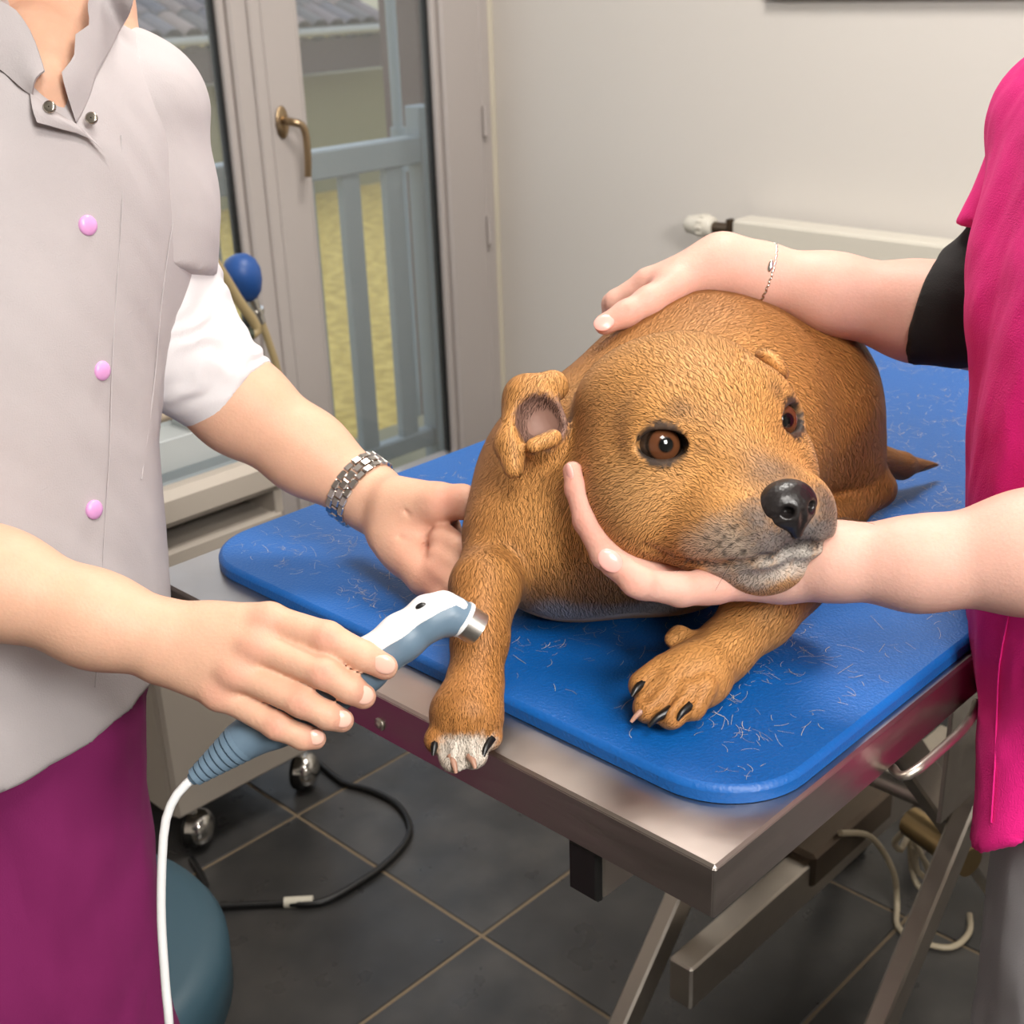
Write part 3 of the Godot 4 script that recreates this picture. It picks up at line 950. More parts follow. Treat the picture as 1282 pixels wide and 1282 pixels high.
func loose_hairs() -> void:
	var rng := RandomNumberGenerator.new()
	rng.seed = 4
	var V := PackedVector3Array(); var I := PackedInt32Array(); var N := PackedVector3Array(); var C := PackedColorArray()
	var nz := FastNoiseLite.new()
	nz.seed = 8
	nz.frequency = 9.0
	var made := 0
	while made < 3400:
		var x := rng.randf_range(0.57, 1.5)
		var z := rng.randf_range(-0.91, -0.37)
		if rng.randf() > 0.35 + 0.9 * nz.get_noise_2d(x, z):
			continue
		made += 1
		var a := rng.randf() * TAU
		var bend := rng.randf_range(-1.6, 1.6)
		var l := rng.randf_range(0.004, 0.014) * (1.6 if rng.randf() < 0.12 else 1.0)
		var p := Vector3(x, MAT + 0.0004, z)
		var w := rng.randf_range(0.00008, 0.00016)
		var tone := rng.randf_range(0.45, 1.0)
		var col := Color(0.74, 0.64, 0.53) * tone
		col.a = 1.0
		for s in 5:
			var d := Vector3(cos(a), 0, sin(a))
			var n := Vector3(-d.z, 0, d.x) * w
			V.append(p - n); V.append(p + n)
			N.append(Vector3.UP); N.append(Vector3.UP)
			C.append(col); C.append(col)
			if s:
				var k := V.size() - 4
				I.append_array(PackedInt32Array([k, k + 2, k + 1, k + 1, k + 2, k + 3]))
			p += d * (l / 4.0) + Vector3(0, 0.0003 * sin(PI * s / 4.0), 0)
			a += bend / 4.0
	var m := mat(Color.WHITE, 0.5)
	m.vertex_color_use_as_albedo = true
	var o := obj("shed_hairs", mesh_of(V, I, N, C), m)
	tag(o, "fine pale dog hairs shed over the blue mat", "hairs")
	o.set_meta("kind", "stuff")
# ------------------------------------------------------------------ the dog
var hb: Basis      # axes of the dog's head: x to the picture's right, y up, z along the muzzle
var ho: Vector3    # between the eyes

func head_frame() -> void:
	var y := deg_to_rad(20.0); var x := deg_to_rad(9.0); var z := deg_to_rad(12.0)
	var R := Basis(Vector3(0, 0, 1), z) * Basis(Vector3(0, 1, 0), y) * Basis(Vector3(1, 0, 0), x)
	var cam := Basis(cr, cu, -cf)
	hb = cam * R
	ho = EYE + cam * Vector3(0.1400, 0.0527, -0.859)

func H(x: float, y: float, z: float) -> Vector3:
	return ho + hb * Vector3(x, y, z)

func turned(yaw: float, pitch: float, roll := 0.0) -> Basis:
	return hb * Basis.from_euler(Vector3(deg_to_rad(pitch), deg_to_rad(yaw), deg_to_rad(roll)))

func dog_field() -> Field:
	var F := Field.new()
	var up := Basis()
	# trunk
	F.cap(P(745, 615, 1.03), P(885, 528, 1.09), 0.094, 0.102, 0.05)
	F.cap(P(885, 528, 1.09), P(975, 508, 1.13), 0.101, 0.078, 0.04)
	F.ell(P(775, 690, 0.99), Basis(cr, cu, cf), Vector3(0.075, 0.042, 0.06), 0.04)
	F.ell(P(860, 640, 1.00), Basis(cr, cu, cf), Vector3(0.06, 0.07, 0.06), 0.04)
	F.ell(P(702, 658, 0.990), Basis(cr, cu, cf), Vector3(0.054, 0.054, 0.06), 0.04)
	F.cap(H(-0.012, -0.03, -0.085), P(722, 618, 1.0), 0.052, 0.060, 0.04)                 # neck
	F.cap(H(-0.02, -0.06, -0.07), P(700, 670, 0.985), 0.046, 0.052, 0.03)
	F.cap(P(676, 606, 0.985), P(642, 678, 0.962), 0.030, 0.034, 0.03)                       # shoulder
	F.ell(P(1014, 508, 1.125), Basis(cr, cu, cf), Vector3(0.052, 0.076, 0.07), 0.03)      # haunch
	F.cap(P(1030, 520, 1.10), P(1060, 560, 1.12), 0.042, 0.028, 0.03)
	F.cap(P(985, 560, 1.09), P(1055, 585, 1.11), 0.035, 0.024, 0.02)                      # stifle
	# skull
	F.ell(H(0, 0.004, -0.052), hb, Vector3(0.0665, 0.058, 0.080), 0.02)
	F.ell(H(0, 0.030, -0.075), hb, Vector3(0.058, 0.034, 0.055), 0.03)
	for s in [-1, 1]:
		F.ell(H(s * 0.050, -0.040, -0.046), turned(s * 10.0, 0), Vector3(0.032, 0.044, 0.052), 0.03)   # cheek
		F.ell(H(s * 0.036, -0.026, -0.010), hb, Vector3(0.024, 0.020, 0.026), 0.02)        # under the eye
	F.cap(H(0, -0.020, -0.012), H(0, -0.042, 0.046), 0.036, 0.024, 0.022)
	F.cap(H(0, -0.070, -0.050), H(0, -0.083, 0.032), 0.045, 0.021, 0.016)                  # lower jaw
	F.ell(H(0, -0.087, 0.022), hb, Vector3(0.034, 0.017, 0.038), 0.012)
	for s in [-1, 1]:
		F.ell(H(s * 0.034, 0.014, -0.012), hb, Vector3(0.026, 0.022, 0.022), 0.016)         # brow
	F.cap(P(1066, 575, 1.12), P(1098, 612, 1.12), 0.024, 0.015, 0.012)                     # down to the hock
	F.cap(P(1085, 572, 1.17), P(1128, 583, 1.20), 0.016, 0.012, 0.01)                      # tail
	F.cap(P(1128, 583, 1.20), P(1172, 582, 1.23), 0.0115, 0.0022, 0.008)
	F.cap(P(1098, 612, 1.12), P(1062, 640, 1.10), 0.0155, 0.015, 0.008)
	F.cap(P(1062, 640, 1.10), P(1030, 648, 1.08), 0.016, 0.014, 0.006)
	# foreleg that hangs over the edge
	F.chain([P(618, 712, 0.945), P(608, 735, 0.918), P(601, 800, 0.880), P(594, 860, 0.862), P(585, 892, 0.852)], [0.026, 0.0245, 0.0185, 0.0180, 0.0225], 0.009)
	F.ell(P(584, 896, 0.852), Basis(cr, cu, cf), Vector3(0.0235, 0.023, 0.018), 0.008)
	# the other foreleg, stretched out on the mat
	F.chain([P(985, 725, 0.935), P(950, 768, 0.915), P(905, 815, 0.888), P(880, 838, 0.872)], [0.030, 0.0245, 0.0195, 0.0215], 0.010)
	F.ell(P(862, 850, 0.862), Basis(cr, cu, cf), Vector3(0.027, 0.022, 0.020), 0.010)
	F.cap(P(865, 812, 0.885), P(850, 798, 0.885), 0.010, 0.0072, 0.008)
	F.cap(P(850, 798, 0.885), P(840, 800, 0.88), 0.0072, 0.0045, 0.006)                    # dew claw
	for s in [-1, 1]:
		F.ell(H(s * 0.0220, -0.054, 0.034), turned(s * -5.0, 0), Vector3(0.0250, 0.0285, 0.040), 0.012)
		F.ell(H(s * 0.0300, -0.060, 0.012), turned(s * -14.0, 0), Vector3(0.0260, 0.0270, 0.044), 0.014)   # flews
	for s in [-1, 1]:
		F.ell(H(s * 0.014, -0.064, 0.056), hb, Vector3(0.0200, 0.0185, 0.0185), 0.008)           # front of the lip
	F.cap(H(0, 0.044, -0.03), H(0, 0.006, 0.0), 0.004, 0.006, 0.012, 1)                      # furrow of the forehead
	for q in [[0.020, 0.040, 0.030, 0.050], [0.030, 0.034, 0.044, 0.040], [0.016, 0.032, 0.014, 0.046]]:
		F.cap(H(q[0], q[1], -0.002), H(q[2], q[3], -0.012), 0.0020, 0.0016, 0.005, 1)           # creases of the brow
	paw(F, [[562, 904, 0.851, 549, 926, 0.846, 0.0098], [573, 915, 0.846, 568, 948, 0.840, 0.0102], [593, 914, 0.846, 592, 944, 0.840, 0.0102], [610, 900, 0.851, 612, 922, 0.848, 0.0094]])
	paw(F, [[832, 838, 0.862, 806, 858, 0.857, 0.0105], [840, 855, 0.852, 812, 886, 0.846, 0.0108], [860, 867, 0.846, 840, 893, 0.841, 0.0108], [880, 860, 0.846, 866, 884, 0.842, 0.0100]])
	for q in [[563, 902, 556, 942], [582, 905, 580, 958], [603, 902, 603, 940], [834, 848, 808, 872], [852, 860, 824, 898], [874, 866, 852, 898]]:
		var ga: Array = onto(F, q[0], q[1])
		var gb: Array = onto(F, q[2], q[3])
		if ga.size() and gb.size() and ga[0].distance_to(gb[0]) < 0.06:
			F.cap(ga[0], gb[0], 0.0014, 0.0034, 0.003, 1)                                    # between the toes
	# folded ear on the left: a thick leather turned back on itself
	var eb := Basis(cr, cu, -cf) * Basis(Vector3(0, 0, 1), deg_to_rad(18.0)) * Basis(Vector3(0, 1, 0), deg_to_rad(-30.0))
	F.ell(P(668, 524, 0.925), eb, Vector3(0.0240, 0.0315, 0.012), 0.010)
	F.cap(P(692, 483, 0.93), P(656, 494, 0.925), 0.0115, 0.0115, 0.008)
	F.cap(P(655, 497, 0.925), P(639, 556, 0.915), 0.0115, 0.0110, 0.008)
	F.cap(P(639, 556, 0.915), P(643, 586, 0.908), 0.0112, 0.0075, 0.006)
	F.ell(P(966, 457, 0.940), Basis(cr, cu, -cf) * Basis(Vector3(0, 0, 1), -0.8), Vector3(0.015, 0.008, 0.02), 0.012)
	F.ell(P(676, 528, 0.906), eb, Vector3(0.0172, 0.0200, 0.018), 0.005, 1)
	F.cap(P(668, 558, 0.904), P(692, 548, 0.908), 0.0055, 0.0065, 0.005)
	for s in [-1, 1]:                                                                          # lids and the opening for the eye
		var g := turned(-17.0 if s < 0 else 8.0, -4.0, s * 9.0)
		F.ell(H(s * 0.0445, 0.0, -0.007), g, Vector3(0.0215, 0.0185, 0.0165), 0.008)
		F.ell(H(s * 0.0445, 0.0, -0.007) + g.z * 0.0135, g, Vector3(0.0178, 0.0098, 0.0120), 0.0020, 1)
	mouth = []
	for q in [[1012, 684], [985, 694], [955, 702], [920, 708], [885, 709], [857, 704], [832, 697], [808, 684]]:
		mouth.append(hb.inverse() * (onto(F, q[0], q[1])[0] - ho))
	for s in [-1, 1]:                                                                          # line of the mouth
		for i in mouth.size() - 1:
			var ma: Vector3 = mouth[i] * Vector3(-s, 1, 1)
			var mb: Vector3 = mouth[i + 1] * Vector3(-s, 1, 1)
			var mr := 0.0034 if i < 5 else 0.0018
			F.cap(ho + hb * ma, ho + hb * mb, mr, 0.0034 if i < 4 else 0.0014, 0.004, 1)
	F.cap(H(0, -0.048, 0.074), H(0, -0.078, 0.071), 0.0016, 0.0016, 0.004, 1)
	return F

func paw(F: Field, toes: Array) -> void:
	for t in toes:
		F.cap(P(t[0], t[1], t[2]), P(t[3], t[4], t[5]), t[6] * 1.0, t[6], 0.0012)

var dog_spots := []
var mouth := []          # line of the lips, in the head's own axes
var fur_noise := FastNoiseLite.new()
func spot(p: Vector3, r: float, c: Color, a := 1.0, soft := 0.5) -> void:
	dog_spots.append([p, r, c, a, soft])

func dog_colour(p: Vector3, n: Vector3) -> Color:
	var head := smoothstep(0.20, 0.10, p.distance_to(ho + hb * Vector3(0, -0.02, -0.03)))
	var c := Color(0.43, 0.178, 0.045).lerp(Color(0.66, 0.315, 0.095), head)
	var g := fur_noise.get_noise_3dv(p * 260.0) * 0.5 + fur_noise.get_noise_3dv(p * 45.0) * 0.5
	c = c * (1.0 + 0.22 * g)
	var j := fur_noise.get_noise_3dv(p * 300.0) * 0.004
	for s in dog_spots:
		var d: float = p.distance_to(s[0]) + j
		if d < s[1]:
			c = c.lerp(s[2], s[3] * smoothstep(s[1], s[1] * (1.0 - s[4]), d))
	c.a = 1.0
	return c

func build_dog() -> void:
	fur_noise.seed = 5
	fur_noise.frequency = 1.0
	head_frame()
	var F := dog_field()
	var w := Net.new()
	var b := bounds(F)
	w.run(F, 0.0023, b.position - Vector3.ONE * 0.02, b.end + Vector3.ONE * 0.02)
	var root := thing("dog", "tan short-haired dog lying on the blue mat with its chin held up", "dog", Vector3.ZERO)
	var dark := Color(0.022, 0.016, 0.014)
	var white := Color(0.62, 0.55, 0.47)
	var grey := Color(0.50, 0.42, 0.35)
	var ash := Color(0.075, 0.062, 0.06)
	var muzzle_marks := []
	for q in [[900, 678, 0.024, grey, 0.75], [930, 690, 0.022, grey, 0.8], [870, 690, 0.020, grey, 0.6], [925, 655, 0.020, Color(0.40, 0.28, 0.19), 0.5], [955, 668, 0.020, ash, 0.75], [975, 680, 0.018, ash, 0.9], [945, 640, 0.016, ash, 0.7], [1000, 675, 0.014, ash, 0.9], [940, 724, 0.020, Color(0.52, 0.48, 0.44), 0.8], [900, 722, 0.018, Color(0.48, 0.40, 0.33), 0.7], [975, 714, 0.016, Color(0.52, 0.48, 0.44), 0.8], [985, 684, 0.016, ash, 0.9], [1010, 668, 0.014, ash, 0.8], [962, 690, 0.014, Color(0.16, 0.13, 0.12), 0.8], [900, 715, 0.012, Color(0.44, 0.37, 0.31), 0.8], [930, 713, 0.012, Color(0.44, 0.39, 0.34), 0.85], [958, 708, 0.012, Color(0.44, 0.40, 0.36), 0.85], [984, 702, 0.012, Color(0.44, 0.40, 0.36), 0.85], [1006, 694, 0.012, Color(0.36, 0.33, 0.30), 0.85], [895, 664, 0.0030, dark, 0.85], [908, 672, 0.0030, dark, 0.85], [899, 682, 0.0030, dark, 0.85], [915, 684, 0.0028, dark, 0.85], [885, 676, 0.0026, dark, 0.8], [926, 676, 0.0028, dark, 0.8], [918, 660, 0.0026, dark, 0.8], [906, 692, 0.0026, dark, 0.8], [932, 692, 0.0026, dark, 0.8], [888, 690, 0.0024, dark, 0.8]]:
		muzzle_marks.append([hb.inverse() * (onto(F, q[0], q[1])[0] - ho), q[2], q[3], q[4], 0.75])
	# muzzle greying, dark round the nose, lips and eyes, white toes and bib
	spot(H(0, -0.022, 0.046), 0.034, Color(0.20, 0.105, 0.05), 0.6, 0.9)
	spot(H(0, -0.036, 0.058), 0.030, Color(0.07, 0.05, 0.042), 0.75, 0.8)
	for s in [-1, 1]:
		spot(H(s * 0.060, -0.030, -0.012), 0.042, Color(0.60, 0.36, 0.17), 0.5, 0.9)
		spot(H(s * 0.0445, 0.0, -0.007) + turned(-17.0 if s < 0 else 8.0, -4.0).z * 0.0125, 0.0185, dark, 0.95, 0.2)
		spot(H(s * 0.0445, 0.0, -0.007) + turned(-17.0 if s < 0 else 8.0, -4.0).z * 0.0125 - hb.x * s * 0.013, 0.0110, dark, 0.9, 0.4)
		spot(H(s * 0.0445, 0.0, -0.007) + turned(-17.0 if s < 0 else 8.0, -4.0).z * 0.0115 + hb.x * s * 0.010, 0.0110, dark, 0.9, 0.4)
		spot(H(s * 0.026, -0.006, 0.016), 0.010, dark, 0.8, 0.8)
		spot(H(s * 0.036, 0.022, 0.012), 0.013, Color(0.10, 0.055, 0.03), 0.5, 0.9)
		for q in muzzle_marks:
			var l: Vector3 = q[0] * Vector3(1 if s < 0 else -1, 1, 1)
			spot(ho + hb * l, q[1], q[2], q[3], q[4])
		for i in mouth.size() - 1:
			for k in 4:
				var l: Vector3 = mouth[i].lerp(mouth[i + 1], k / 4.0) * Vector3(-s, 1, 1)
				spot(ho + hb * l, 0.0052 if i < 5 else 0.003, dark, 0.9 if i < 5 else 0.5, 0.7)
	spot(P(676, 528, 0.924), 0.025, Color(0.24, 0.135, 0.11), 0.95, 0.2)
	for q in [[572, 938, 0.842], [592, 936, 0.842], [582, 945, 0.835], [568, 950, 0.84], [590, 950, 0.84]]:
		spot(P(q[0], q[1], q[2]), 0.017, white, 0.9, 0.5)
	spot(P(608, 922, 0.848), 0.013, white, 0.85, 0.6)
	for x in [700, 740, 780, 820]:
		spot(P(x, 750, 0.96), 0.028, white, 0.8, 0.6)
	var m := mat(Color.WHITE, 0.62)
	m.vertex_color_use_as_albedo = true
	m.rim_enabled = true
	m.rim = 0.08
	m.rim_tint = 0.6
	for i in w.V.size():       # the belly and legs lie flat on the mat, the paw on the steel
		var v := w.V[i]
		if v.x > 0.547:
			w.V[i].y = maxf(v.y, MAT + 0.0003)
		elif v.x > 0.506:
			w.V[i].y = maxf(v.y, TOP + 0.0003)
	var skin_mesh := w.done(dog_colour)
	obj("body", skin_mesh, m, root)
	var fm := mat(Color.WHITE, 0.5)
	fm.vertex_color_use_as_albedo = true
	fm.rim_enabled = true
	fm.rim = 0.1
	fm.rim_tint = 0.7
	fm.backlight_enabled = true
	fm.backlight = Color(0.3, 0.3, 0.3)
	var coat := obj("coat", hair_coat(skin_mesh, 340000), fm, root)
	coat.set_meta("kind", "stuff")
	coat.set_meta("label", "short tan hairs of the dog's coat")
	# nose leather
	var N := Field.new()
	N.ell(H(-0.001, -0.045, 0.0685), hb, Vector3(0.0190, 0.0145, 0.0140), 0.006)
	N.ell(H(-0.001, -0.040, 0.0650), hb, Vector3(0.0170, 0.0115, 0.0145), 0.008)
	N.cap(H(0, -0.050, 0.0745), H(0, -0.061, 0.0735), 0.0065, 0.0035, 0.006)
	for s in [-1, 1]:
		N.ell(H(s * 0.0092, -0.0455, 0.0805), turned(s * 25.0, 0.0, s * 20.0), Vector3(0.0044, 0.0034, 0.007), 0.0025, 1)
		N.cap(H(s * 0.013, -0.0475, 0.081), H(s * 0.0195, -0.050, 0.072), 0.0016, 0.0010, 0.003, 1)
	N.cap(H(0, -0.048, 0.0835), H(0, -0.066, 0.0785), 0.0011, 0.0011, 0.003, 1)
	var nm := mat(Color(0.12, 0.105, 0.105), 0.34)
	nm.heightmap_enabled = true
	nm.heightmap_scale = 0.05
	nm.heightmap_texture = noise_tex(0.06, 3, 2, Color.BLACK, Color.WHITE, 256, false, FastNoiseLite.TYPE_CELLULAR)
	nm.uv1_triplanar = true
	nm.uv1_scale = Vector3.ONE * 14.0
	obj("nose", net(N, 0.0011).done(), nm, root).set_meta("label", "wet dark grey nose")
	# eyes
	var iris := mat(Color.WHITE, 0.12)
	iris.metallic_specular = 0.3
	iris.vertex_color_use_as_albedo = true
	iris.clearcoat_enabled = true
	iris.clearcoat = 0.5
	iris.clearcoat_roughness = 0.02
	var prof := []
	var cols := []
	for k in 25:
		var a := PI * k / 24.0 * 0.75
		prof.append(Vector2(maxf(sin(a), 1e-4) * 0.0155, cos(a) * 0.0155))
		cols.append(Color(0.006, 0.005, 0.005) if a < 0.30 else (Color(0.110, 0.042, 0.017) if a < 0.72 else (Color(0.016, 0.009, 0.006) if a < 0.92 else Color(0.045, 0.028, 0.022))))
	var eye := lathe(prof, 28, cols)
	for s in [-1, 1]:
		var g := turned(-11.0 if s < 0 else 3.0, -2.0)
		obj("eye", eye, iris, root, Transform3D(Basis(g.x, g.z, -g.y), H(s * 0.0445, 0.0, -0.0065)))
	# claws
	var cm := mat(Color(0.055, 0.045, 0.042), 0.35)
	var cp := mat(Color(0.66, 0.50, 0.42), 0.45)
	for c in [[546, 930, 0.840, 542, 946, 0.836, 0], [566, 951, 0.833, 571, 968, 0.830, 1], [590, 950, 0.833, 595, 962, 0.830, 1], [612, 930, 0.840, 604, 950, 0.835, 0],
			[804, 858, 0.850, 791, 872, 0.846, 0], [810, 888, 0.840, 790, 904, 0.838, 1], [834, 894, 0.836, 812, 910, 0.834, 0], [860, 888, 0.836, 848, 902, 0.833, 0]]:
		var a := P(c[0], c[1], c[2])
		var e := P(c[3], c[4], c[5])
		obj("claw", tube(curve([a.lerp(e, -0.3), a.lerp(e, 0.5) + Vector3(0, 0.002, 0), e], 0.002), 0.0032 if c[6] else 0.0040, 0.0011, 8), cp if c[6] else cm, root)
	# whiskers
	var wm := mat(Color(0.05, 0.04, 0.035), 0.5)
	for s in [-1, 1]:
		for k in 4:
			var a := H(s * (0.026 + 0.004 * (k % 3)), -0.060 - 0.005 * (k / 3), 0.058 - 0.008 * (k % 3))
			var e := a + hb * Vector3(s * 0.034, -0.008 - 0.004 * k, 0.012 - 0.008 * (k % 3))
			obj("whisker", tube(curve([a, a.lerp(e, 0.5) + hb.y * 0.003, e], 0.006), 0.00022, 0.00008, 4), wm, root)

# every hair a thin blade lying along the coat, from the nose back and down the legs
func hair_coat(m: ArrayMesh, count: int) -> ArrayMesh:
	var bare := [[H(-0.0470, 0.0, 0.003), 0.0165], [H(0.0455, 0.0, 0.003), 0.0165], [H(0, -0.045, 0.068), 0.019], [P(678, 530, 0.915), 0.012]]
	var arr := m.surface_get_arrays(0)
	var V: PackedVector3Array = arr[Mesh.ARRAY_VERTEX]
	var N: PackedVector3Array = arr[Mesh.ARRAY_NORMAL]
	var C: PackedColorArray = arr[Mesh.ARRAY_COLOR]
	var I: PackedInt32Array = arr[Mesh.ARRAY_INDEX]
	var flow := [[H(0, -0.02, 0.03), -hb.z + hb.y * 0.35, 0.05], [H(0, 0.02, -0.05), -hb.z, 0.06], [H(-0.05, -0.04, -0.04), -hb.z - hb.y * 0.4, 0.05], [H(0.05, -0.04, -0.04), -hb.z - hb.y * 0.4, 0.05],
		[P(660, 640, 0.96), Vector3(0.3, -1, 0.1), 0.06], [P(740, 700, 0.95), Vector3(0.2, -1, 0.0), 0.06], [P(850, 400, 1.03), Vector3(1, -0.1, 0.1), 0.08], [P(900, 560, 1.0), Vector3(0.8, -0.8, 0.1), 0.08],
		[P(1000, 450, 1.06), Vector3(0.7, -0.7, 0.3), 0.07], [P(1060, 520, 1.07), Vector3(0.1, -1, 0.3), 0.06], [P(1075, 610, 1.1), -cu - cr * 0.3, 0.03], [P(1130, 583, 1.2), cr, 0.03],
		[P(610, 730, 0.90), -cu, 0.035], [P(598, 810, 0.86), -cu, 0.035], [P(584, 900, 0.84), -cu, 0.035], [P(960, 760, 0.89), -cu - cr, 0.035], [P(900, 820, 0.87), -cu - cr, 0.035], [P(850, 860, 0.84), -cu - cr, 0.035],
		[P(668, 520, 0.91), -cu - cr * 0.4, 0.03]]
	var total := 0.0
	for t in range(0, I.size(), 3):
		total += (V[I[t + 1]] - V[I[t]]).cross(V[I[t + 2]] - V[I[t]]).length() * 0.5
	var rng := RandomNumberGenerator.new()
	rng.seed = 77
	var hv := PackedVector3Array(); var hn := PackedVector3Array(); var hc := PackedColorArray(); var hi := PackedInt32Array()
	var owed := 0.0
	var muzzle := H(0, -0.055, 0.065)
	var paw_a := P(584, 920, 0.845)
	var paw_b := P(838, 872, 0.85)
	for t in range(0, I.size(), 3):
		var a := V[I[t]]; var b := V[I[t + 1]]; var c := V[I[t + 2]]
		var n := N[I[t]]
		owed += (b - a).cross(c - a).length() * 0.5 * count / total
		if owed < 1.0:
			continue
		if n.y < -0.75:
			owed = 0.0
			continue
		var skip := false
		for q in bare:
			skip = skip or a.distance_to(q[0]) < q[1]
		if skip:
			owed = 0.0
			continue
		var dir := Vector3.ZERO
		for q in flow:
			var d2: float = a.distance_squared_to(q[0]) / (q[2] * q[2])
			if d2 < 6.0:
				dir += (q[1] as Vector3).normalized() * exp(-d2 * 1.5)
		dir = dir + Vector3(0.02, -0.01, 0)
		var short := 1.0 - 0.5 * smoothstep(0.075, 0.03, a.distance_to(muzzle)) - 0.4 * smoothstep(0.06, 0.03, minf(a.distance_to(paw_a), a.distance_to(paw_b)))
		while owed >= 1.0:
			owed -= 1.0
			var u := rng.randf(); var v := rng.randf()
			if u + v > 1.0:
				u = 1.0 - u; v = 1.0 - v
			var p := a + (b - a) * u + (c - a) * v
			var f := dir.normalized() + Vector3(rng.randf() - 0.5, rng.randf() - 0.5, rng.randf() - 0.5) * 0.7
			f = (f - n * f.dot(n)).normalized()
			var l := rng.randf_range(0.0034, 0.0056) * short
			p += n * 0.00015
			var e := p + f * l + n * l * (rng.randf_range(0.06, 0.16) if rng.randf() < 0.02 else rng.randf_range(0.002, 0.012))
			var s := f.cross(n) * rng.randf_range(0.00005, 0.00010)
			var tone := rng.randf_range(0.88, 1.14)
			var col := C[I[t]] * tone
			col.a = 1.0
			var k := hv.size()
			hv.append(p - s); hv.append(p + s); hv.append(e)
			hn.append(n); hn.append(n); hn.append(n)
			hc.append(col); hc.append(col); hc.append(col * 1.1)
			hi.append(k); hi.append(k + 1); hi.append(k + 2)
	return mesh_of(hv, hi, hn, hc)
# ------------------------------------------------------------------ people
var skin_spots := []
var skin_base := Color(0.66, 0.40, 0.29)
func skin_colour(p: Vector3, _n: Vector3) -> Color:
	var c := skin_base * (1.0 + 0.05 * fur_noise.get_noise_3dv(p * 70.0) + 0.04 * fur_noise.get_noise_3dv(p * 420.0))
	for s in skin_spots:
		var d: float = p.distance_to(s[0])
		if d < s[1]:
			c = c.lerp(s[2], s[3] * smoothstep(s[1], 0.0, d))
	c.a = 1.0
	return c
func blush(p: Vector3, r: float, a := 0.5, c := Color(0.62, 0.25, 0.19)) -> void:
	skin_spots.append([p, r, c, a])

func skin_mat() -> StandardMaterial3D:
	var m := mat(Color.WHITE, 0.55)
	m.metallic_specular = 0.4
	m.vertex_color_use_as_albedo = true
	m.subsurf_scatter_enabled = true
	m.subsurf_scatter_strength = 0.12
	m.heightmap_enabled = true
	m.heightmap_scale = 0.022
	m.heightmap_texture = noise_tex(0.11, 17, 3, Color.BLACK, Color.WHITE, 512, false, FastNoiseLite.TYPE_CELLULAR)
	m.uv1_triplanar = true
	m.uv1_scale = Vector3.ONE * 8.0
	return m

func cloth_mat(c: Color, weave := 0.02, rough := 0.85, sheen := 0.15) -> StandardMaterial3D:
	var m := mat(c, rough)
	m.rim_enabled = true
	m.rim = sheen
	m.rim_tint = 0.5
	m.heightmap_enabled = true
	m.heightmap_scale = weave
	m.heightmap_texture = noise_tex(0.12, 19, 3)
	m.uv1_triplanar = true
	m.uv1_scale = Vector3.ONE * 10.0
	return m

# a finger from four joints; radii taper
func finger(F: Field, j: Array, r0: float, r1: float, k := 0.004) -> void:
	var n := j.size()
	for i in n - 1:
		F.cap(j[i], j[i + 1], lerpf(r0, r1, float(i) / (n - 1)), lerpf(r0, r1, float(i + 1) / (n - 1)), k)

# a nail: a small curved plate on the side of the fingertip that faces 'out'
func nail(parent: Node, at: Vector3, along: Vector3, out: Vector3, w: float, l: float, m: Material) -> void:
	var y := along.normalized()
	var z := (out - y * out.dot(y)).normalized()
	obj("fingernail", ball(Vector3(w, l, 0.0022), 18), m, parent, Transform3D(Basis(y.cross(z), y, z), at))

func person(called_label: String) -> Node3D:
	return thing("person", called_label, "person")

var fold := FastNoiseLite.new()

func build_people() -> void:
	fold.seed = 3
	fold.frequency = 1.0
	fold.fractal_octaves = 2
	carer_left()
	carer_right()

func head_on(F: Field, neck: Vector3, fwd: Vector3) -> Vector3:
	var up := Vector3.UP
	var sd := up.cross(fwd).normalized()
	var b := Basis(sd, up, fwd)
	var c := neck + up * 0.172 + fwd * 0.03
	F.cap(neck, c - up * 0.06 - fwd * 0.01, 0.056, 0.052, 0.03)
	F.ell(c + up * 0.02 - fwd * 0.012, b, Vector3(0.074, 0.098, 0.094), 0.03)
	F.ell(c - up * 0.045 + fwd * 0.03, b, Vector3(0.055, 0.062, 0.058), 0.03)
	F.cap(c + up * 0.0 + fwd * 0.085, c - up * 0.038 + fwd * 0.102, 0.008, 0.013, 0.014)
	F.ell(c - up * 0.066 + fwd * 0.082, b, Vector3(0.024, 0.010, 0.010), 0.008)
	for s in [-1, 1]:
		F.ell(c + sd * s * 0.032 + up * 0.002 + fwd * 0.092, b, Vector3(0.017, 0.011, 0.012), 0.008, 1)
		F.ell(c + sd * s * 0.076 - up * 0.012 - fwd * 0.01, b, Vector3(0.010, 0.031, 0.019), 0.008)
	return c

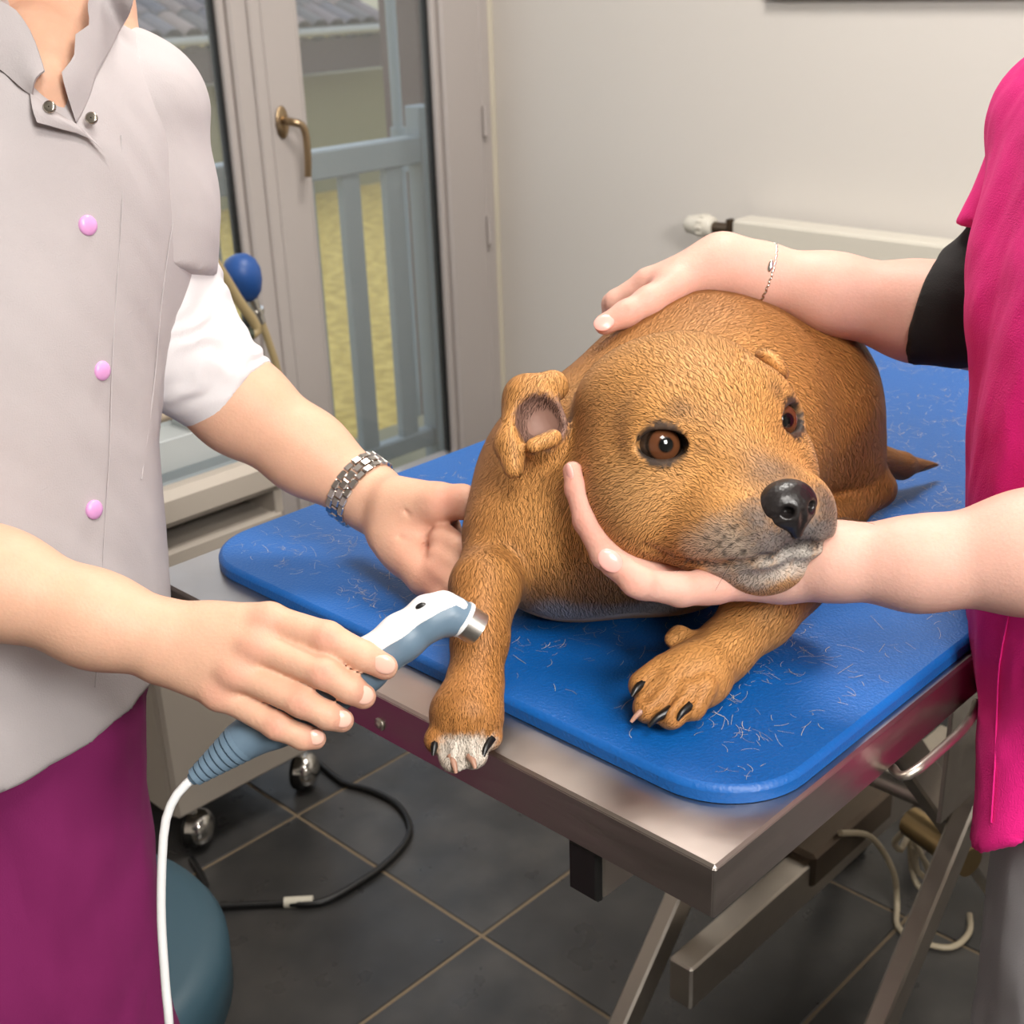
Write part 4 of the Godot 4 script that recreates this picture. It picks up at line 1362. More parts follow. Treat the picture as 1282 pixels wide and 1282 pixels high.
func face_parts(root: Node3D, c: Vector3, fwd: Vector3, hair: Color) -> void:
	var up := Vector3.UP
	var sd := up.cross(fwd).normalized()
	var em := mat(Color(0.75, 0.72, 0.70), 0.15)
	var im := mat(Color(0.10, 0.06, 0.04), 0.1)
	for s in [-1, 1]:
		var e := obj("eye", ball(Vector3.ONE * 0.0125, 16), em, root, Transform3D(Basis(), c + sd * s * 0.032 + up * 0.002 + fwd * 0.0715))
		obj("iris", ball(Vector3(0.006, 0.006, 0.002), 12), im, e, Transform3D(Basis(sd, up, fwd), fwd * 0.0115))
		obj("eyebrow", tube(curve([c + sd * s * 0.016 + up * 0.022 + fwd * 0.090, c + sd * s * 0.034 + up * 0.028 + fwd * 0.086, c + sd * s * 0.052 + up * 0.022 + fwd * 0.072], 0.004), 0.0035, 0.002, 8), mat(hair * 0.7, 0.8), root)
	obj("mouth", ball(Vector3(0.023, 0.007, 0.006), 16), mat(Color(0.66, 0.33, 0.31), 0.4), root, Transform3D(Basis(sd, up, fwd), c - up * 0.066 + fwd * 0.090))
	var Hh := Field.new()
	var b := Basis(sd, up, fwd)
	Hh.ell(c + up * 0.035 - fwd * 0.024, b, Vector3(0.083, 0.100, 0.098), 0.02)
	Hh.cap(c - fwd * 0.08 - up * 0.02, c - fwd * 0.10 - up * 0.08, 0.045, 0.028, 0.03)
	Hh.ell(c - up * 0.03 + fwd * 0.085, b, Vector3(0.066, 0.085, 0.085), 0.02, 1)
	var hm := cloth_mat(hair, 0.05, 0.5, 0.3)
	obj("hair", net(Hh, 0.006).done(), hm, root)

# ------------------------------------------------------------------ carer on the left, with the probe
func carer_left() -> void:
	var root := person("person in a pale grey tunic and plum trousers holding the probe")
	skin_spots = []
	skin_base = Color(0.67, 0.395, 0.275)
	var n1 := Vector3(0.166, 0, 0.986).normalized()
	var l1 := Vector3(0.986, 0, -0.166).normalized()
	var tb := Basis(l1, Vector3.UP, n1)
	# --- right arm and the hand round the probe
	var A := Field.new()
	var W := P(196, 799, 0.828)
	var elbow_r := P(-130, 680, 0.83)
	A.cap(elbow_r, P(0, 731, 0.822), 0.037, 0.0315, 0.02)
	A.cap(P(0, 731, 0.822), P(120, 776, 0.826), 0.0315, 0.0275, 0.02)
	A.cap(P(120, 776, 0.826), W, 0.0275, 0.0255, 0.02)
	var mcp := [P(337, 777, 0.818), P(322, 808, 0.812), P(297, 841, 0.812), P(276, 868, 0.818)]
	for i in 4:
		A.cap(W.lerp(P(215, 790 + 14 * i, 0.828), 0.7), mcp[i], [0.0195, 0.0195, 0.0185, 0.0165][i], [0.0118, 0.0118, 0.0112, 0.0104][i], 0.010)
	A.ell(P(262, 812, 0.826), Basis(cr, cu, cf), Vector3(0.028, 0.026, 0.014), 0.012)
	finger(A, [mcp[0], P(410, 798, 0.803), P(455, 821, 0.803), P(482, 835, 0.808)], 0.0108, 0.0082, 0.0035)
	finger(A, [mcp[1], P(405, 842, 0.797), P(438, 862, 0.800), P(455, 872, 0.806)], 0.0108, 0.0080, 0.0035)
	finger(A, [mcp[2], P(378, 879, 0.799), P(411, 896, 0.802), P(428, 902, 0.807)], 0.0102, 0.0076, 0.0035)
	finger(A, [mcp[3], P(347, 909, 0.806), P(379, 923, 0.809), P(395, 925, 0.813)], 0.0092, 0.0068, 0.0035)
	A.cap(P(228, 826, 0.842), P(318, 850, 0.860), 0.016, 0.0135, 0.010)                    # thumb, behind the probe
	finger(A, [P(318, 850, 0.860), P(378, 842, 0.862), P(425, 824, 0.858)], 0.0125, 0.009, 0.004)
	for i in 4:                                                                           # knuckles
		A.ell(mcp[i] - cf * 0.006, Basis(cr, cu, cf), Vector3(0.0095, 0.0085, 0.007), 0.008)
	for q in [[410, 798, 0.803, 0.0100], [405, 842, 0.797, 0.0098], [378, 879, 0.799, 0.0092], [347, 909, 0.806, 0.0084]]:
		var c := P(q[0], q[1], q[2])
		var ax := (P(q[0] + 45, q[1] + 22, q[2]) - c).normalized()
		var ac := ax.cross(cf).normalized()
		for s in [-1, 0, 1]:                                                                  # creases over the middle joint
			var o: Vector3 = c - cf * (float(q[3]) + 0.0006) + ax * float(s) * 0.0030
			A.cap(o - ac * 0.0055, o + ac * 0.0055, 0.0007, 0.0007, 0.0012, 1)
		blush(c - cf * 0.01, 0.014, 0.45)
	for i in 4: blush(mcp[i] - cf * 0.012, 0.018, 0.38)
	for q in [[482, 835, 0.800], [455, 872, 0.798], [428, 902, 0.80], [395, 925, 0.806]]: blush(P(q[0], q[1], q[2]), 0.015, 0.5)
	# --- left arm, wrist and the open palm at the dog's elbow
	var W2 := P(462, 621, 1.072)
	A.cap(P(236, 458, 1.07), P(302, 508, 1.082), 0.040, 0.0385, 0.02)
	A.cap(P(302, 508, 1.082), P(385, 567, 1.084), 0.0385, 0.0325, 0.02)
	A.cap(P(385, 567, 1.084), W2, 0.0325, 0.0258, 0.02)
	A.cap(W2, P(496, 648, 1.055), 0.0258, 0.0265, 0.014)
	A.ell(P(525, 672, 1.035), Basis(cr, cu, cf) * Basis(Vector3(0, 0, 1), deg_to_rad(-38.0)), Vector3(0.036, 0.034, 0.0165), 0.016)
	A.cap(P(492, 668, 1.045), P(534, 722, 1.012), 0.019, 0.0165, 0.012)                     # heel of the little finger
	A.cap(P(497, 628, 1.042), P(548, 630, 1.020), 0.0205, 0.0165, 0.012)                    # ball of the thumb
	finger(A, [P(548, 630, 1.020), P(578, 628, 1.012), P(606, 640, 1.008)], 0.0150, 0.0105, 0.006)
	finger(A, [P(556, 676, 1.012), P(590, 700, 0.995), P(612, 716, 0.985)], 0.0125, 0.0095)
	finger(A, [P(554, 698, 1.006), P(584, 722, 0.988), P(606, 734, 0.975)], 0.0125, 0.0095)
	finger(A, [P(548, 716, 1.002), P(575, 738, 0.984), P(598, 746, 0.970)], 0.0120, 0.0090)
	finger(A, [P(538, 728, 1.004), P(558, 748, 0.990), P(580, 756, 0.978)], 0.0110, 0.0085)
	for cz in [[[508, 640], [530, 672], [566, 690]], [[500, 672], [530, 682], [566, 684]], [[522, 716], [545, 702], [568, 695]], [[532, 730], [550, 722], [566, 728]]]:
		for i in 2:                                                                          # lines of the palm
			A.cap(P(cz[i][0], cz[i][1], 1.016), P(cz[i + 1][0], cz[i + 1][1], 1.006), 0.0016, 0.0014, 0.002, 1)
	blush(P(535, 690, 1.01), 0.05, 0.55, Color(0.66, 0.30, 0.22))
	blush(P(560, 625, 1.0), 0.03, 0.5)
	blush(P(545, 735, 0.99), 0.03, 0.5)
	# --- shape of the tunic before the neck is cut open
	var T := Field.new()
	var chest := P(34, 270, 0.985)
	var waist := P(-12, 570, 0.985)
	var hip := P(-18, 850, 1.015)
	T.ell(chest, tb, Vector3(0.142, 0.18, 0.110), 0.05)
	T.ell(waist, tb, Vector3(0.132, 0.22, 0.112), 0.05)
	T.ell(hip, tb, Vector3(0.150, 0.20, 0.120), 0.05)
	T.cap(P(60, 110, 0.985), P(140, 140, 0.995), 0.060, 0.046, 0.04)
	T.cap(P(40, 110, 0.985), P(-150, 190, 0.93), 0.062, 0.055, 0.04)
	T.half(P(50, 1010, 0.90), Vector3(0.10, -1, 0.0), 0.003)
	var whole := Field.new()
	for i in T.n:
		whole.push(T.kind[i], T.sub[i], T.A[i], T.AB[i], T.inv[i], T.ra[i], T.dr[i], T.kk[i], T.Bs[i], T.IR[i])
	var on := func(px, py, lift):
		var h: Array = onto(whole, px, py)
		return h[0] + h[1] * lift if h.size() else P(px, py, 0.912 - lift)
	# --- neck and chest in the open collar
	var neck := P(62, 18, 0.985)
	var B := Field.new()
	var hc := head_on(B, neck + Vector3(0, 0.0, 0), n1)
	B.cap(neck, P(60, 120, 0.975), 0.058, 0.075, 0.03)
	B.ell(P(40, 190, 0.99), tb, Vector3(0.12, 0.08, 0.075), 0.04)
	B.cap(P(70, 62, 0.915), P(160, 95, 0.955), 0.010, 0.009, 0.015)
	B.cap(P(48, 62, 0.915), P(-20, 85, 0.93), 0.010, 0.009, 0.015)
	for q in [[92, -10, 78, 70], [40, -10, 52, 66]]:
		B.cap(P(q[0], q[1], 0.935), P(q[2], q[3], 0.912), 0.008, 0.006, 0.015)
	B.cap(on.call(64, 20, -0.030), on.call(62, 90, -0.014), 0.026, 0.018, 0.015)
	B.cap(on.call(62, 90, -0.016), on.call(84, 142, -0.014), 0.018, 0.012, 0.012)
	# --- what the clothes cover
	var C := Field.new()
	C.cap(P(28, 250, 0.99), P(-20, 800, 1.03), 0.085, 0.09, 0.03)
	C.cap(P(40, 170, 0.99), P(170, 165, 1.01), 0.06, 0.035, 0.03)
	C.cap(P(170, 165, 1.01), P(234, 450, 1.07), 0.036, 0.034, 0.03)
	C.cap(P(40, 170, 0.99), P(-150, 220, 0.93), 0.06, 0.035, 0.03)
	C.cap(P(-150, 220, 0.93), elbow_r, 0.036, 0.034, 0.03)
	var hl := P(44, 960, 1.05)
	var hr := P(-125, 960, 1.0)
	for h in [hl, hr]:
		C.cap(P(-20, 800, 1.03), h, 0.07, 0.06, 0.03)
		C.cap(h, Vector3(h.x, 0.40, h.z), 0.06, 0.045, 0.03)
		C.cap(Vector3(h.x, 0.40, h.z), Vector3(h.x, 0.07, h.z - 0.02), 0.045, 0.034, 0.03)
	var w := Net.new()
	for f in [[A, 0.0019], [B, 0.0035], [C, 0.014]]:
		var b := bounds(f[0])
		w.run(f[0], f[1], b.position - Vector3.ONE * 0.02, b.end + Vector3.ONE * 0.02)
	var skin := skin_mat()
	obj("body", w.done(skin_colour), skin, root).set_meta("label", "fair skin of arms, hands and neck")
	face_parts(root, hc, n1, Color(0.28, 0.18, 0.11))
	var nm := mat(Color(0.93, 0.74, 0.67), 0.25)
	nail(root, P(481, 832, 0.7992), P(489, 838, 0.808) - P(455, 821, 0.803), -cf - cu * 0.15, 0.0062, 0.0075, nm)
	nail(root, P(455, 870, 0.7980), P(462, 876, 0.806) - P(438, 862, 0.800), -cf + cr * 0.2, 0.0060, 0.0070, nm)
	nail(root, P(428, 900, 0.7995), P(434, 903, 0.806) - P(411, 896, 0.802), -cf + cr * 0.2, 0.0056, 0.0065, nm)
	nail(root, P(395, 923, 0.8062), P(401, 926, 0.813) - P(379, 923, 0.809), -cf + cr * 0.2, 0.0050, 0.0058, nm)
	# --- tunic
	var grey := cloth_mat(Color(0.70, 0.675, 0.68), 0.02)
	T.cap(on.call(66, -30, 0.02), on.call(66, 40, 0.015), 0.046, 0.040, 0.010, 1)               # open neck
	T.cap(on.call(66, 40, 0.015), on.call(60, 95, 0.008), 0.038, 0.017, 0.008, 1)
	T.cap(on.call(60, 95, 0.008), on.call(86, 146, 0.006), 0.016, 0.008, 0.006, 1)
	T.cap(neck, neck + Vector3(0, 0.2, 0), 0.066, 0.066, 0.01, 1)
	T.cap(on.call(111, 960, 0.0), on.call(104, 1010, 0.0), 0.002, 0.006, 0.003, 1)            # slit at the hem
	var tunic := obj("tunic", net(T, 0.0042).done(null, tunic_folds), grey, root)
	tunic.set_meta("label", "pale grey short-sleeved tunic with lilac snaps")
	var sl := Field.new()
	sl.cap(P(158, 142, 1.0), P(172, 260, 1.02), 0.0625, 0.0575, 0.02)
	sl.cap(P(172, 260, 1.02), P(188, 400, 1.035), 0.0575, 0.0510, 0.03)
	sl.half(P(240, 348, 1.035), -cu + cr * 0.12, 0.0015)
	obj("sleeve", net(sl, 0.004).done(null, tunic_folds), grey, tunic)
	var sr := Field.new()
	sr.cap(P(-150, 195, 0.93), P(-150, 430, 0.90), 0.056, 0.058, 0.02)
	sr.half(P(-150, 400, 0.90), -cu, 0.002)
	obj("sleeve", net(sr, 0.006).done(), grey, tunic)
	# collar wings, stitched hem and placket
	var cg := cloth_mat(Color(0.68, 0.655, 0.66), 0.02)
	var edge := func(list, lift):
		var o := []
		for q in list: o.append(on.call(q[0], q[1], lift + (q[2] if q.size() > 2 else 0.0)))
		return o
	ribbon("collar", edge.call([[-14, 8], [0, 20], [16, 30], [31, 52], [40, 76], [47, 99]], 0.014), edge.call([[-14, 84], [0, 90], [10, 98], [19, 106], [28, 114], [38, 121]], 0.003), 0.0022, cg, tunic)
	ribbon("collar", edge.call([[112, -14], [108, 0], [98, 20], [100, 46], [84, 56], [82, 79], [69, 101]], 0.013), edge.call([[172, -22], [164, 8], [148, 40], [130, 70], [118, 95], [108, 125], [93, 154]], 0.003), 0.0022, cg, tunic)
	ribbon("lapel", edge.call([[36, 119], [62, 138], [90, 156], [104, 166]], 0.004), edge.call([[43, 158], [74, 166], [100, 174], [126, 197]], 0.009), 0.0022, cg, tunic)
	var lilac := mat(Color(0.86, 0.62, 0.83), 0.3)
	var snap := lathe([Vector2(0, 0.0030), Vector2(0.004, 0.0028), Vector2(0.0065, 0.0018), Vector2(0.0072, 0.0004), Vector2(0.0070, -0.002), Vector2(0, -0.002)], 24)
	for q in [[110, 282], [128, 464], [118, 638]]:
		var hit := onto(T, q[0], q[1])
		obj("snap", snap, lilac, tunic, Transform3D(look(hit[1]), hit[0]))
	var metal := mat(Color(0.72, 0.70, 0.66), 0.25, 1.0)
	for q in [[54, 140], [103, 153]]:
		obj("stud", lathe([Vector2(0.0005, 0.0012), Vector2(0.0030, 0.0014), Vector2(0.0042, 0.0008), Vector2(0.0044, -0.001), Vector2(0, -0.001)], 18), metal, tunic, Transform3D(look(-cf), on.call(q[0], q[1], 0.012)))
	for line in [[[150, 170], [152, 260], [146, 360], [140, 460], [138, 560], [133, 650], [126, 760], [118, 860], [108, 955]], [[228, 150], [226, 220], [216, 300], [205, 380], [193, 480], [178, 600]]]:
		var sp := []
		for q in line:
			var hit := onto(T, q[0], q[1])
			if hit.size(): sp.append(hit[0] + hit[1] * (tunic_folds(hit[0], hit[1]) + 0.0003))
		obj("seam", tube(curve(sp, 0.01), 0.0006, 0.0006, 6), grey, tunic)
	# --- white undershirt sleeve
	var U := Field.new()
	U.cap(P(186, 250, 1.03), P(226, 436, 1.066), 0.044, 0.0455, 0.02)
	U.cap(P(226, 436, 1.066), P(318, 520, 1.084), 0.0455, 0.0415, 0.03)
	U.half(P(300, 507, 1.082), P(385, 567, 1.084) - P(302, 508, 1.082), 0.002)
	obj("undershirt_sleeve", net(U, 0.003).done(null, sleeve_folds), cloth_mat(Color(0.845, 0.835, 0.845), 0.012), root).set_meta("label", "white undershirt sleeve pushed up to the elbow")
	var U2 := Field.new()
	U2.cap(P(-150, 330, 0.915), P(-146, 520, 0.88), 0.047, 0.047, 0.02)
	U2.half(P(-146, 520, 0.88), -cu, 0.002)
	obj("undershirt_sleeve", net(U2, 0.005).done(), cloth_mat(Color(0.845, 0.835, 0.845), 0.012), root)
	# --- trousers
	var L := Field.new()
	L.ell(P(-20, 850, 1.03), tb, Vector3(0.145, 0.13, 0.105), 0.05)
	for h in [hl, hr]:
		L.cap(h + Vector3(0, 0.05, 0), Vector3(h.x, 0.40, h.z), 0.082, 0.074, 0.03)
		L.cap(Vector3(h.x, 0.40, h.z), Vector3(h.x, 0.06, h.z - 0.02), 0.074, 0.070, 0.03)
	obj("trousers", net(L, 0.006).done(null, trouser_folds), cloth_mat(Color(0.50, 0.085, 0.36), 0.02, 0.8), root).set_meta("label", "plum trousers")
	for h in [hl, hr]:
		shoe(root, h, n1, Color(0.85, 0.85, 0.83))
	wristwatch(root, W2)
	build_probe()

func shoe(root: Node3D, h: Vector3, fwd: Vector3, c: Color) -> void:
	var S := Field.new()
	var b := Basis(Vector3.UP.cross(fwd).normalized(), Vector3.UP, fwd)
	var o := Vector3(h.x, 0.0, h.z)
	S.ell(o + Vector3(0, 0.042, 0), b, Vector3(0.036, 0.045, 0.05), 0.02)
	S.ell(o + Vector3(0, 0.034, 0) + fwd * 0.09, b, Vector3(0.044, 0.036, 0.09), 0.03)
	S.half(o, Vector3.DOWN, 0.004)
	obj("shoe", net(S, 0.006).done(), mat(c, 0.5), root)

# where the ray through a place in the survey meets a field
func onto(F: Field, px: float, py: float) -> Array:
	var all := PackedInt32Array(range(F.n))
	var r := ray(px, py)
	var d := 0.6
	for k in 80:
		var v := F.ev(EYE + r * d, all)
		if v < 0.0004:
			break
		d += v * 0.8
	if d > 1.3:
		return []
	var p := EYE + r * d
	var e := 0.003
	var n := Vector3(F.ev(p + Vector3(e, 0, 0), all) - F.ev(p - Vector3(e, 0, 0), all), F.ev(p + Vector3(0, e, 0), all) - F.ev(p - Vector3(0, e, 0), all), F.ev(p + Vector3(0, 0, e), all) - F.ev(p - Vector3(0, 0, e), all)).normalized()
	return [p, n]

func tunic_folds(p: Vector3, _n: Vector3) -> float:
	return 0.0042 * fold.get_noise_3d(p.x * 9.0, p.y * 4.0, p.z * 9.0) + 0.0012 * fold.get_noise_3d(p.x * 26.0 + p.y * 14.0, p.y * 9.0, p.z * 26.0)
func sleeve_folds(p: Vector3, _n: Vector3) -> float:
	var a := (p - P(230, 440, 1.068)).dot((P(318, 520, 1.084) - P(225, 380, 1.06)).normalized())
	return 0.0017 * sin(a * 300.0 + 6.0 * fold.get_noise_3dv(p * 14.0)) * clampf(0.45 + fold.get_noise_3dv(p * 11.0) * 1.5, 0.0, 1.0) * smoothstep(0.060, 0.030, a)
func trouser_folds(p: Vector3, _n: Vector3) -> float:
	return 0.006 * fold.get_noise_3d(p.x * 13.0, p.y * 4.0, p.z * 13.0) + 0.002 * fold.get_noise_3d(p.x * 30.0, p.y * 12.0, p.z * 30.0)

# strip of cloth between two edges, with thickness
func ribbon(called: String, a: Array, b: Array, th: float, m: Material, parent: Node) -> void:
	var A := curve(a, 0.006)
	var n := A.size()
	var Bp := curve(b, 0.004)
	var st := SurfaceTool.new()
	st.begin(Mesh.PRIMITIVE_TRIANGLES)
	var cols := 5
	var grid := []
	for i in n:
		var f := float(i) / (n - 1) * (Bp.size() - 1)
		var q := Bp[int(f)].lerp(Bp[mini(int(f) + 1, Bp.size() - 1)], f - int(f))
		var row := []
		for j in cols + 1:
			var t := float(j) / cols
			row.append(A[i].lerp(q, t) - cf * (0.004 * sin(PI * t)) + cf * 0.0012 * sin(i * 0.9 + j))
		grid.append(row)
	st.set_smooth_group(0)
	for side in [-1, 1]:
		for i in n - 1:
			for j in cols:
				var o: Vector3 = cf * (th * 0.5 * float(side))
				var p: Vector3 = grid[i][j] + o
				var q: Vector3 = grid[i + 1][j] + o
				var r: Vector3 = grid[i + 1][j + 1] + o
				var s: Vector3 = grid[i][j + 1] + o
				var flip: bool = ((q - p).cross(r - p).dot(cf) * side) > 0.0
				for v in ([p, r, q, p, s, r] if flip else [p, q, r, p, r, s]): st.add_vertex(v)
	st.set_smooth_group(-1)
	var rim := []
	for i in n: rim.append(grid[i][0])
	for j in cols: rim.append(grid[n - 1][j + 1])
	for i in range(n - 2, -1, -1): rim.append(grid[i][cols])
	for j in range(cols - 1, 0, -1): rim.append(grid[0][j])
	for i in rim.size():
		var p: Vector3 = rim[i]
		var q: Vector3 = rim[(i + 1) % rim.size()]
		var o := cf * th * 0.5
		for v in [p - o, p + o, q + o, p - o, q + o, q - o]: st.add_vertex(v)
	st.generate_normals()
	obj(called, st.commit(), m, parent)

func wristwatch(root: Node3D, w: Vector3) -> void:
	var steel := mat(Color(0.74, 0.72, 0.70), 0.24, 1.0)
	var ax := (P(496, 648, 1.055) - P(400, 578, 1.082)).normalized()
	var c := w - ax * 0.010
	var wt := Node3D.new()
	wt.name = "wristwatch"
	root.add_child(wt)
	wt.position = c
	wt.set_meta("label", "steel link bracelet of a wristwatch")
	var u := (cu - ax * cu.dot(ax)).normalized()
	var v := ax.cross(u)
	var link := cbox(Vector3(0.0082, 0.0034, 0.0058), 0.0009)
	var mid := cbox(Vector3(0.0080, 0.0040, 0.0066), 0.0010)
	for k in 22:
		var a := TAU * k / 22.0
		var d := (u * cos(a) + v * sin(a)) * 0.0302
		var nn := (u * cos(a) + v * sin(a)).normalized()
		var tn := ax.cross(nn).normalized()
		var b := Basis(tn, nn, tn.cross(nn))
		obj("link", mid, steel, wt, Transform3D(b, d))
		for s in [-1, 1]:
			obj("link", link, steel, wt, Transform3D(b, d + ax * s * 0.0063 + tn * 0.004))
	obj("watch_case", lathe([Vector2(0, 0.006), Vector2(0.014, 0.006), Vector2(0.016, 0.003), Vector2(0.016, -0.002), Vector2(0, -0.002)], 28), steel, wt, Transform3D(look(cf * 0.9 + cu * 0.3, ax), (cf * 0.9 + cu * 0.3).normalized() * 0.029))

func build_probe() -> void:
	var slate := mat(Color(0.40, 0.49, 0.565), 0.42)
	var white := mat(Color(0.90, 0.905, 0.91), 0.3)
	var steel := mat(Color(0.86, 0.85, 0.83), 0.34, 1.0)
	var pr := thing("therapy_probe", "white and slate-blue handheld probe touching the dog's foreleg", "probe")
	var ax := [[306, 926, 0.832], [345, 903, 0.830], [400, 872, 0.828], [455, 838, 0.826], [505, 801, 0.825], [540, 776, 0.826], [562, 769, 0.828]]
	var rr := [0.0135, 0.0160, 0.0165, 0.0145, 0.0128, 0.0120, 0.0118]
	var S := Field.new()
	var pts := []
	for q in ax: pts.append(P(q[0], q[1], q[2]))
	S.chain(pts, rr, 0.006)
	S.cap(P(562, 769, 0.828), P(578, 776, 0.830), 0.0118, 0.0118, 0.006)
	S.half(P(581, 777, 0.830), P(600, 789, 0.833) - P(570, 768, 0.828), 0.0015)
	obj("grip", net(S, 0.0018).done(), slate, pr)
	# white cover along the back of the probe
	var Wc := Field.new()
	var wp := []
	var off := cu * 0.0058 - cf * 0.0035 - cr * 0.003
	for i in range(2, pts.size()): wp.append(pts[i] + off)
	Wc.chain(wp, [0.0122, 0.0110, 0.0096, 0.0089, 0.0087], 0.008)
	Wc.cap(wp[4], P(573, 762, 0.825), 0.0088, 0.0072, 0.004)
	obj("cover", net(Wc, 0.0018).done(), white, pr).set_meta("label", "white upper cover")
	obj("button", ball(Vector3(0.0038, 0.0022, 0.0014), 14), mat(Color(0.12, 0.12, 0.12), 0.3), pr, Transform3D(Basis(cr, cu, cf) * Basis(Vector3(0, 0, 1), 0.4), P(527, 759, 0.8135)))
	var ta := P(577, 774, 0.8295)
	var tbb := P(599, 788, 0.833)
	obj("collar_ring", tube(PackedVector3Array([ta, ta.lerp(tbb, 0.2)]), 0.0124, 0.0124, 28), white, pr)
	obj("steel_tip", tube(PackedVector3Array([ta.lerp(tbb, 0.15), tbb]), 0.0115, 0.0112, 28), steel, pr)
	# ribbed strain relief
	var ra := P(303, 928, 0.832)
	var rb := P(240, 976, 0.834)
	obj("strain_relief", tube(PackedVector3Array([ra, rb]), 0.0118, 0.0042, 20), mat(Color(0.30, 0.38, 0.45), 0.5), pr)
	for k in 8:
		var t := (k + 0.4) / 8.3
		var p := ra.lerp(rb, t)
		var d := (rb - ra).normalized()
		var r := lerpf(0.0138, 0.0056, t)
		obj("rib", tube(PackedVector3Array([p - d * 0.0018, p + d * 0.0018]), r, r * 0.97, 20), slate, pr)
	var cp := []
	for q in [[242, 974, 0.834], [222, 994, 0.833], [208, 1025, 0.834], [203, 1075, 0.838], [202, 1150, 0.845], [207, 1230, 0.852], [212, 1300, 0.86], [205, 1400, 0.9], [150, 1500, 1.0]]:
		cp.append(P(q[0], q[1], q[2]))
	obj("cable", tube(curve(cp, 0.01), 0.0030, 0.0030, 12), white, pr)

# ------------------------------------------------------------------ carer on the right, holding the dog
func carer_right() -> void:
	var root := person("person in a magenta tunic holding the dog's chin and back")
	skin_spots = []
	skin_base = Color(0.69, 0.405, 0.325)
	var n2 := Vector3(-0.12, 0, -0.99).normalized()
	var r2 := Vector3(0.99, 0, -0.12).normalized()
	var tb := Basis(r2, Vector3.UP, -n2)
	var A := Field.new()
	# --- near arm, hand cupped under the chin
	var elbow_l := P(1420, 680, 0.80)
	A.cap(elbow_l, P(1290, 692, 0.812), 0.040, 0.0362, 0.02)
	A.cap(P(1290, 692, 0.812), P(1150, 706, 0.828), 0.0362, 0.0270, 0.02)
	A.cap(P(1150, 706, 0.828), P(1045, 703, 0.842), 0.0270, 0.0243, 0.02)
	A.cap(P(1045, 703, 0.842), P(985, 712, 0.855), 0.0243, 0.022, 0.012)
	A.ell(P(935, 722, 0.868), Basis(cr, cu, cf), Vector3(0.040, 0.0145, 0.032), 0.014)
	A.cap(P(985, 716, 0.850), P(880, 734, 0.838), 0.0160, 0.0112, 0.010)                      # thumb side
	finger(A, [P(895, 734, 0.838), P(852, 738, 0.828), P(805, 731, 0.820), P(768, 706, 0.818)], 0.0118, 0.0088, 0.004)
	finger(A, [P(870, 728, 0.875), P(800, 720, 0.868), P(758, 695, 0.870), P(734, 652, 0.880), P(722, 612, 0.888), P(717, 590, 0.892)], 0.0112, 0.0070, 0.004)
	finger(A, [P(880, 730, 0.895), P(800, 722, 0.900), P(760, 690, 0.915), P(745, 650, 0.925)], 0.0110, 0.0080, 0.004)
	finger(A, [P(895, 732, 0.905), P(830, 728, 0.920), P(785, 705, 0.935)], 0.0108, 0.0080, 0.004)
	finger(A, [P(915, 732, 0.91), P(860, 732, 0.93), P(820, 720, 0.945)], 0.0100, 0.0075, 0.004)
	A.ell(P(797, 729, 0.812), Basis(cr, cu, cf), Vector3(0.0105, 0.0095, 0.007), 0.006)
	blush(P(790, 732, 0.805), 0.02, 0.4)
	blush(P(766, 704, 0.81), 0.02, 0.55)
	blush(P(735, 650, 0.87), 0.045, 0.5)
	blush(P(718, 595, 0.885), 0.025, 0.6)
	blush(P(900, 740, 0.83), 0.04, 0.3)
	# --- far arm, hand laid on the back
	var elbow_r := P(1222, 398, 1.03)
	A.cap(elbow_r, P(1150, 390, 1.055), 0.042, 0.0375, 0.02)
	A.cap(P(1150, 390, 1.055), P(1040, 368, 1.068), 0.0375, 0.0300, 0.02)
	A.cap(P(1040, 368, 1.068), P(950, 344, 1.072), 0.0300, 0.0245, 0.02)
	A.cap(P(950, 344, 1.072), P(905, 332, 1.068), 0.0245, 0.0240, 0.014)
	A.cap(P(905, 330, 1.066), P(836, 356, 1.058), 0.0225, 0.0150, 0.014)
	finger(A, [P(845, 358, 1.050), P(812, 378, 1.040), P(784, 393, 1.034), P(757, 406, 1.032)], 0.0135, 0.0085, 0.006)
	var mm := [P(812, 353, 1.072), P(808, 356, 1.092), P(816, 360, 1.112), P(828, 366, 1.130)]
	for i in 4:
		A.cap(P(895, 332 + 3 * i, 1.072 + 0.012 * i), mm[i], 0.020, 0.0118, 0.010)
		var e: Vector3 = mm[i] + (P(772, 378, 1.085) - P(812, 353, 1.072))
		finger(A, [mm[i], e, e + (P(768, 402, 1.11) - P(772, 378, 1.085))], 0.0112, 0.0088, 0.004)
	for q in [[783, 392], [787, 389], [779, 395]]:
		A.cap(P(q[0] - 4, q[1] - 8, 1.0225), P(q[0] + 3, q[1] + 4, 1.0225), 0.0008, 0.0008, 0.0014, 1)
	blush(P(755, 406, 1.022), 0.022, 0.6)
	blush(P(785, 390, 1.02), 0.022, 0.45)
	blush(P(830, 345, 1.04), 0.05, 0.3)
	var neck := P(1470, 30, 0.93)
	var B := Field.new()
	var hc := head_on(B, neck, n2)
	B.cap(neck, neck - Vector3(0, 0.09, 0), 0.056, 0.07, 0.03)
	var C := Field.new()
	C.cap(P(1450, 300, 0.95), P(1440, 800, 0.95), 0.075, 0.08, 0.03)
	C.cap(P(1450, 180, 0.94), P(1330, 170, 0.99), 0.05, 0.034, 0.03)
	C.cap(P(1330, 170, 0.99), elbow_r, 0.034, 0.036, 0.03)
	C.cap(P(1450, 180, 0.94), P(1500, 220, 0.76), 0.05, 0.035, 0.03)
	C.cap(P(1500, 220, 0.76), elbow_l, 0.036, 0.036, 0.03)
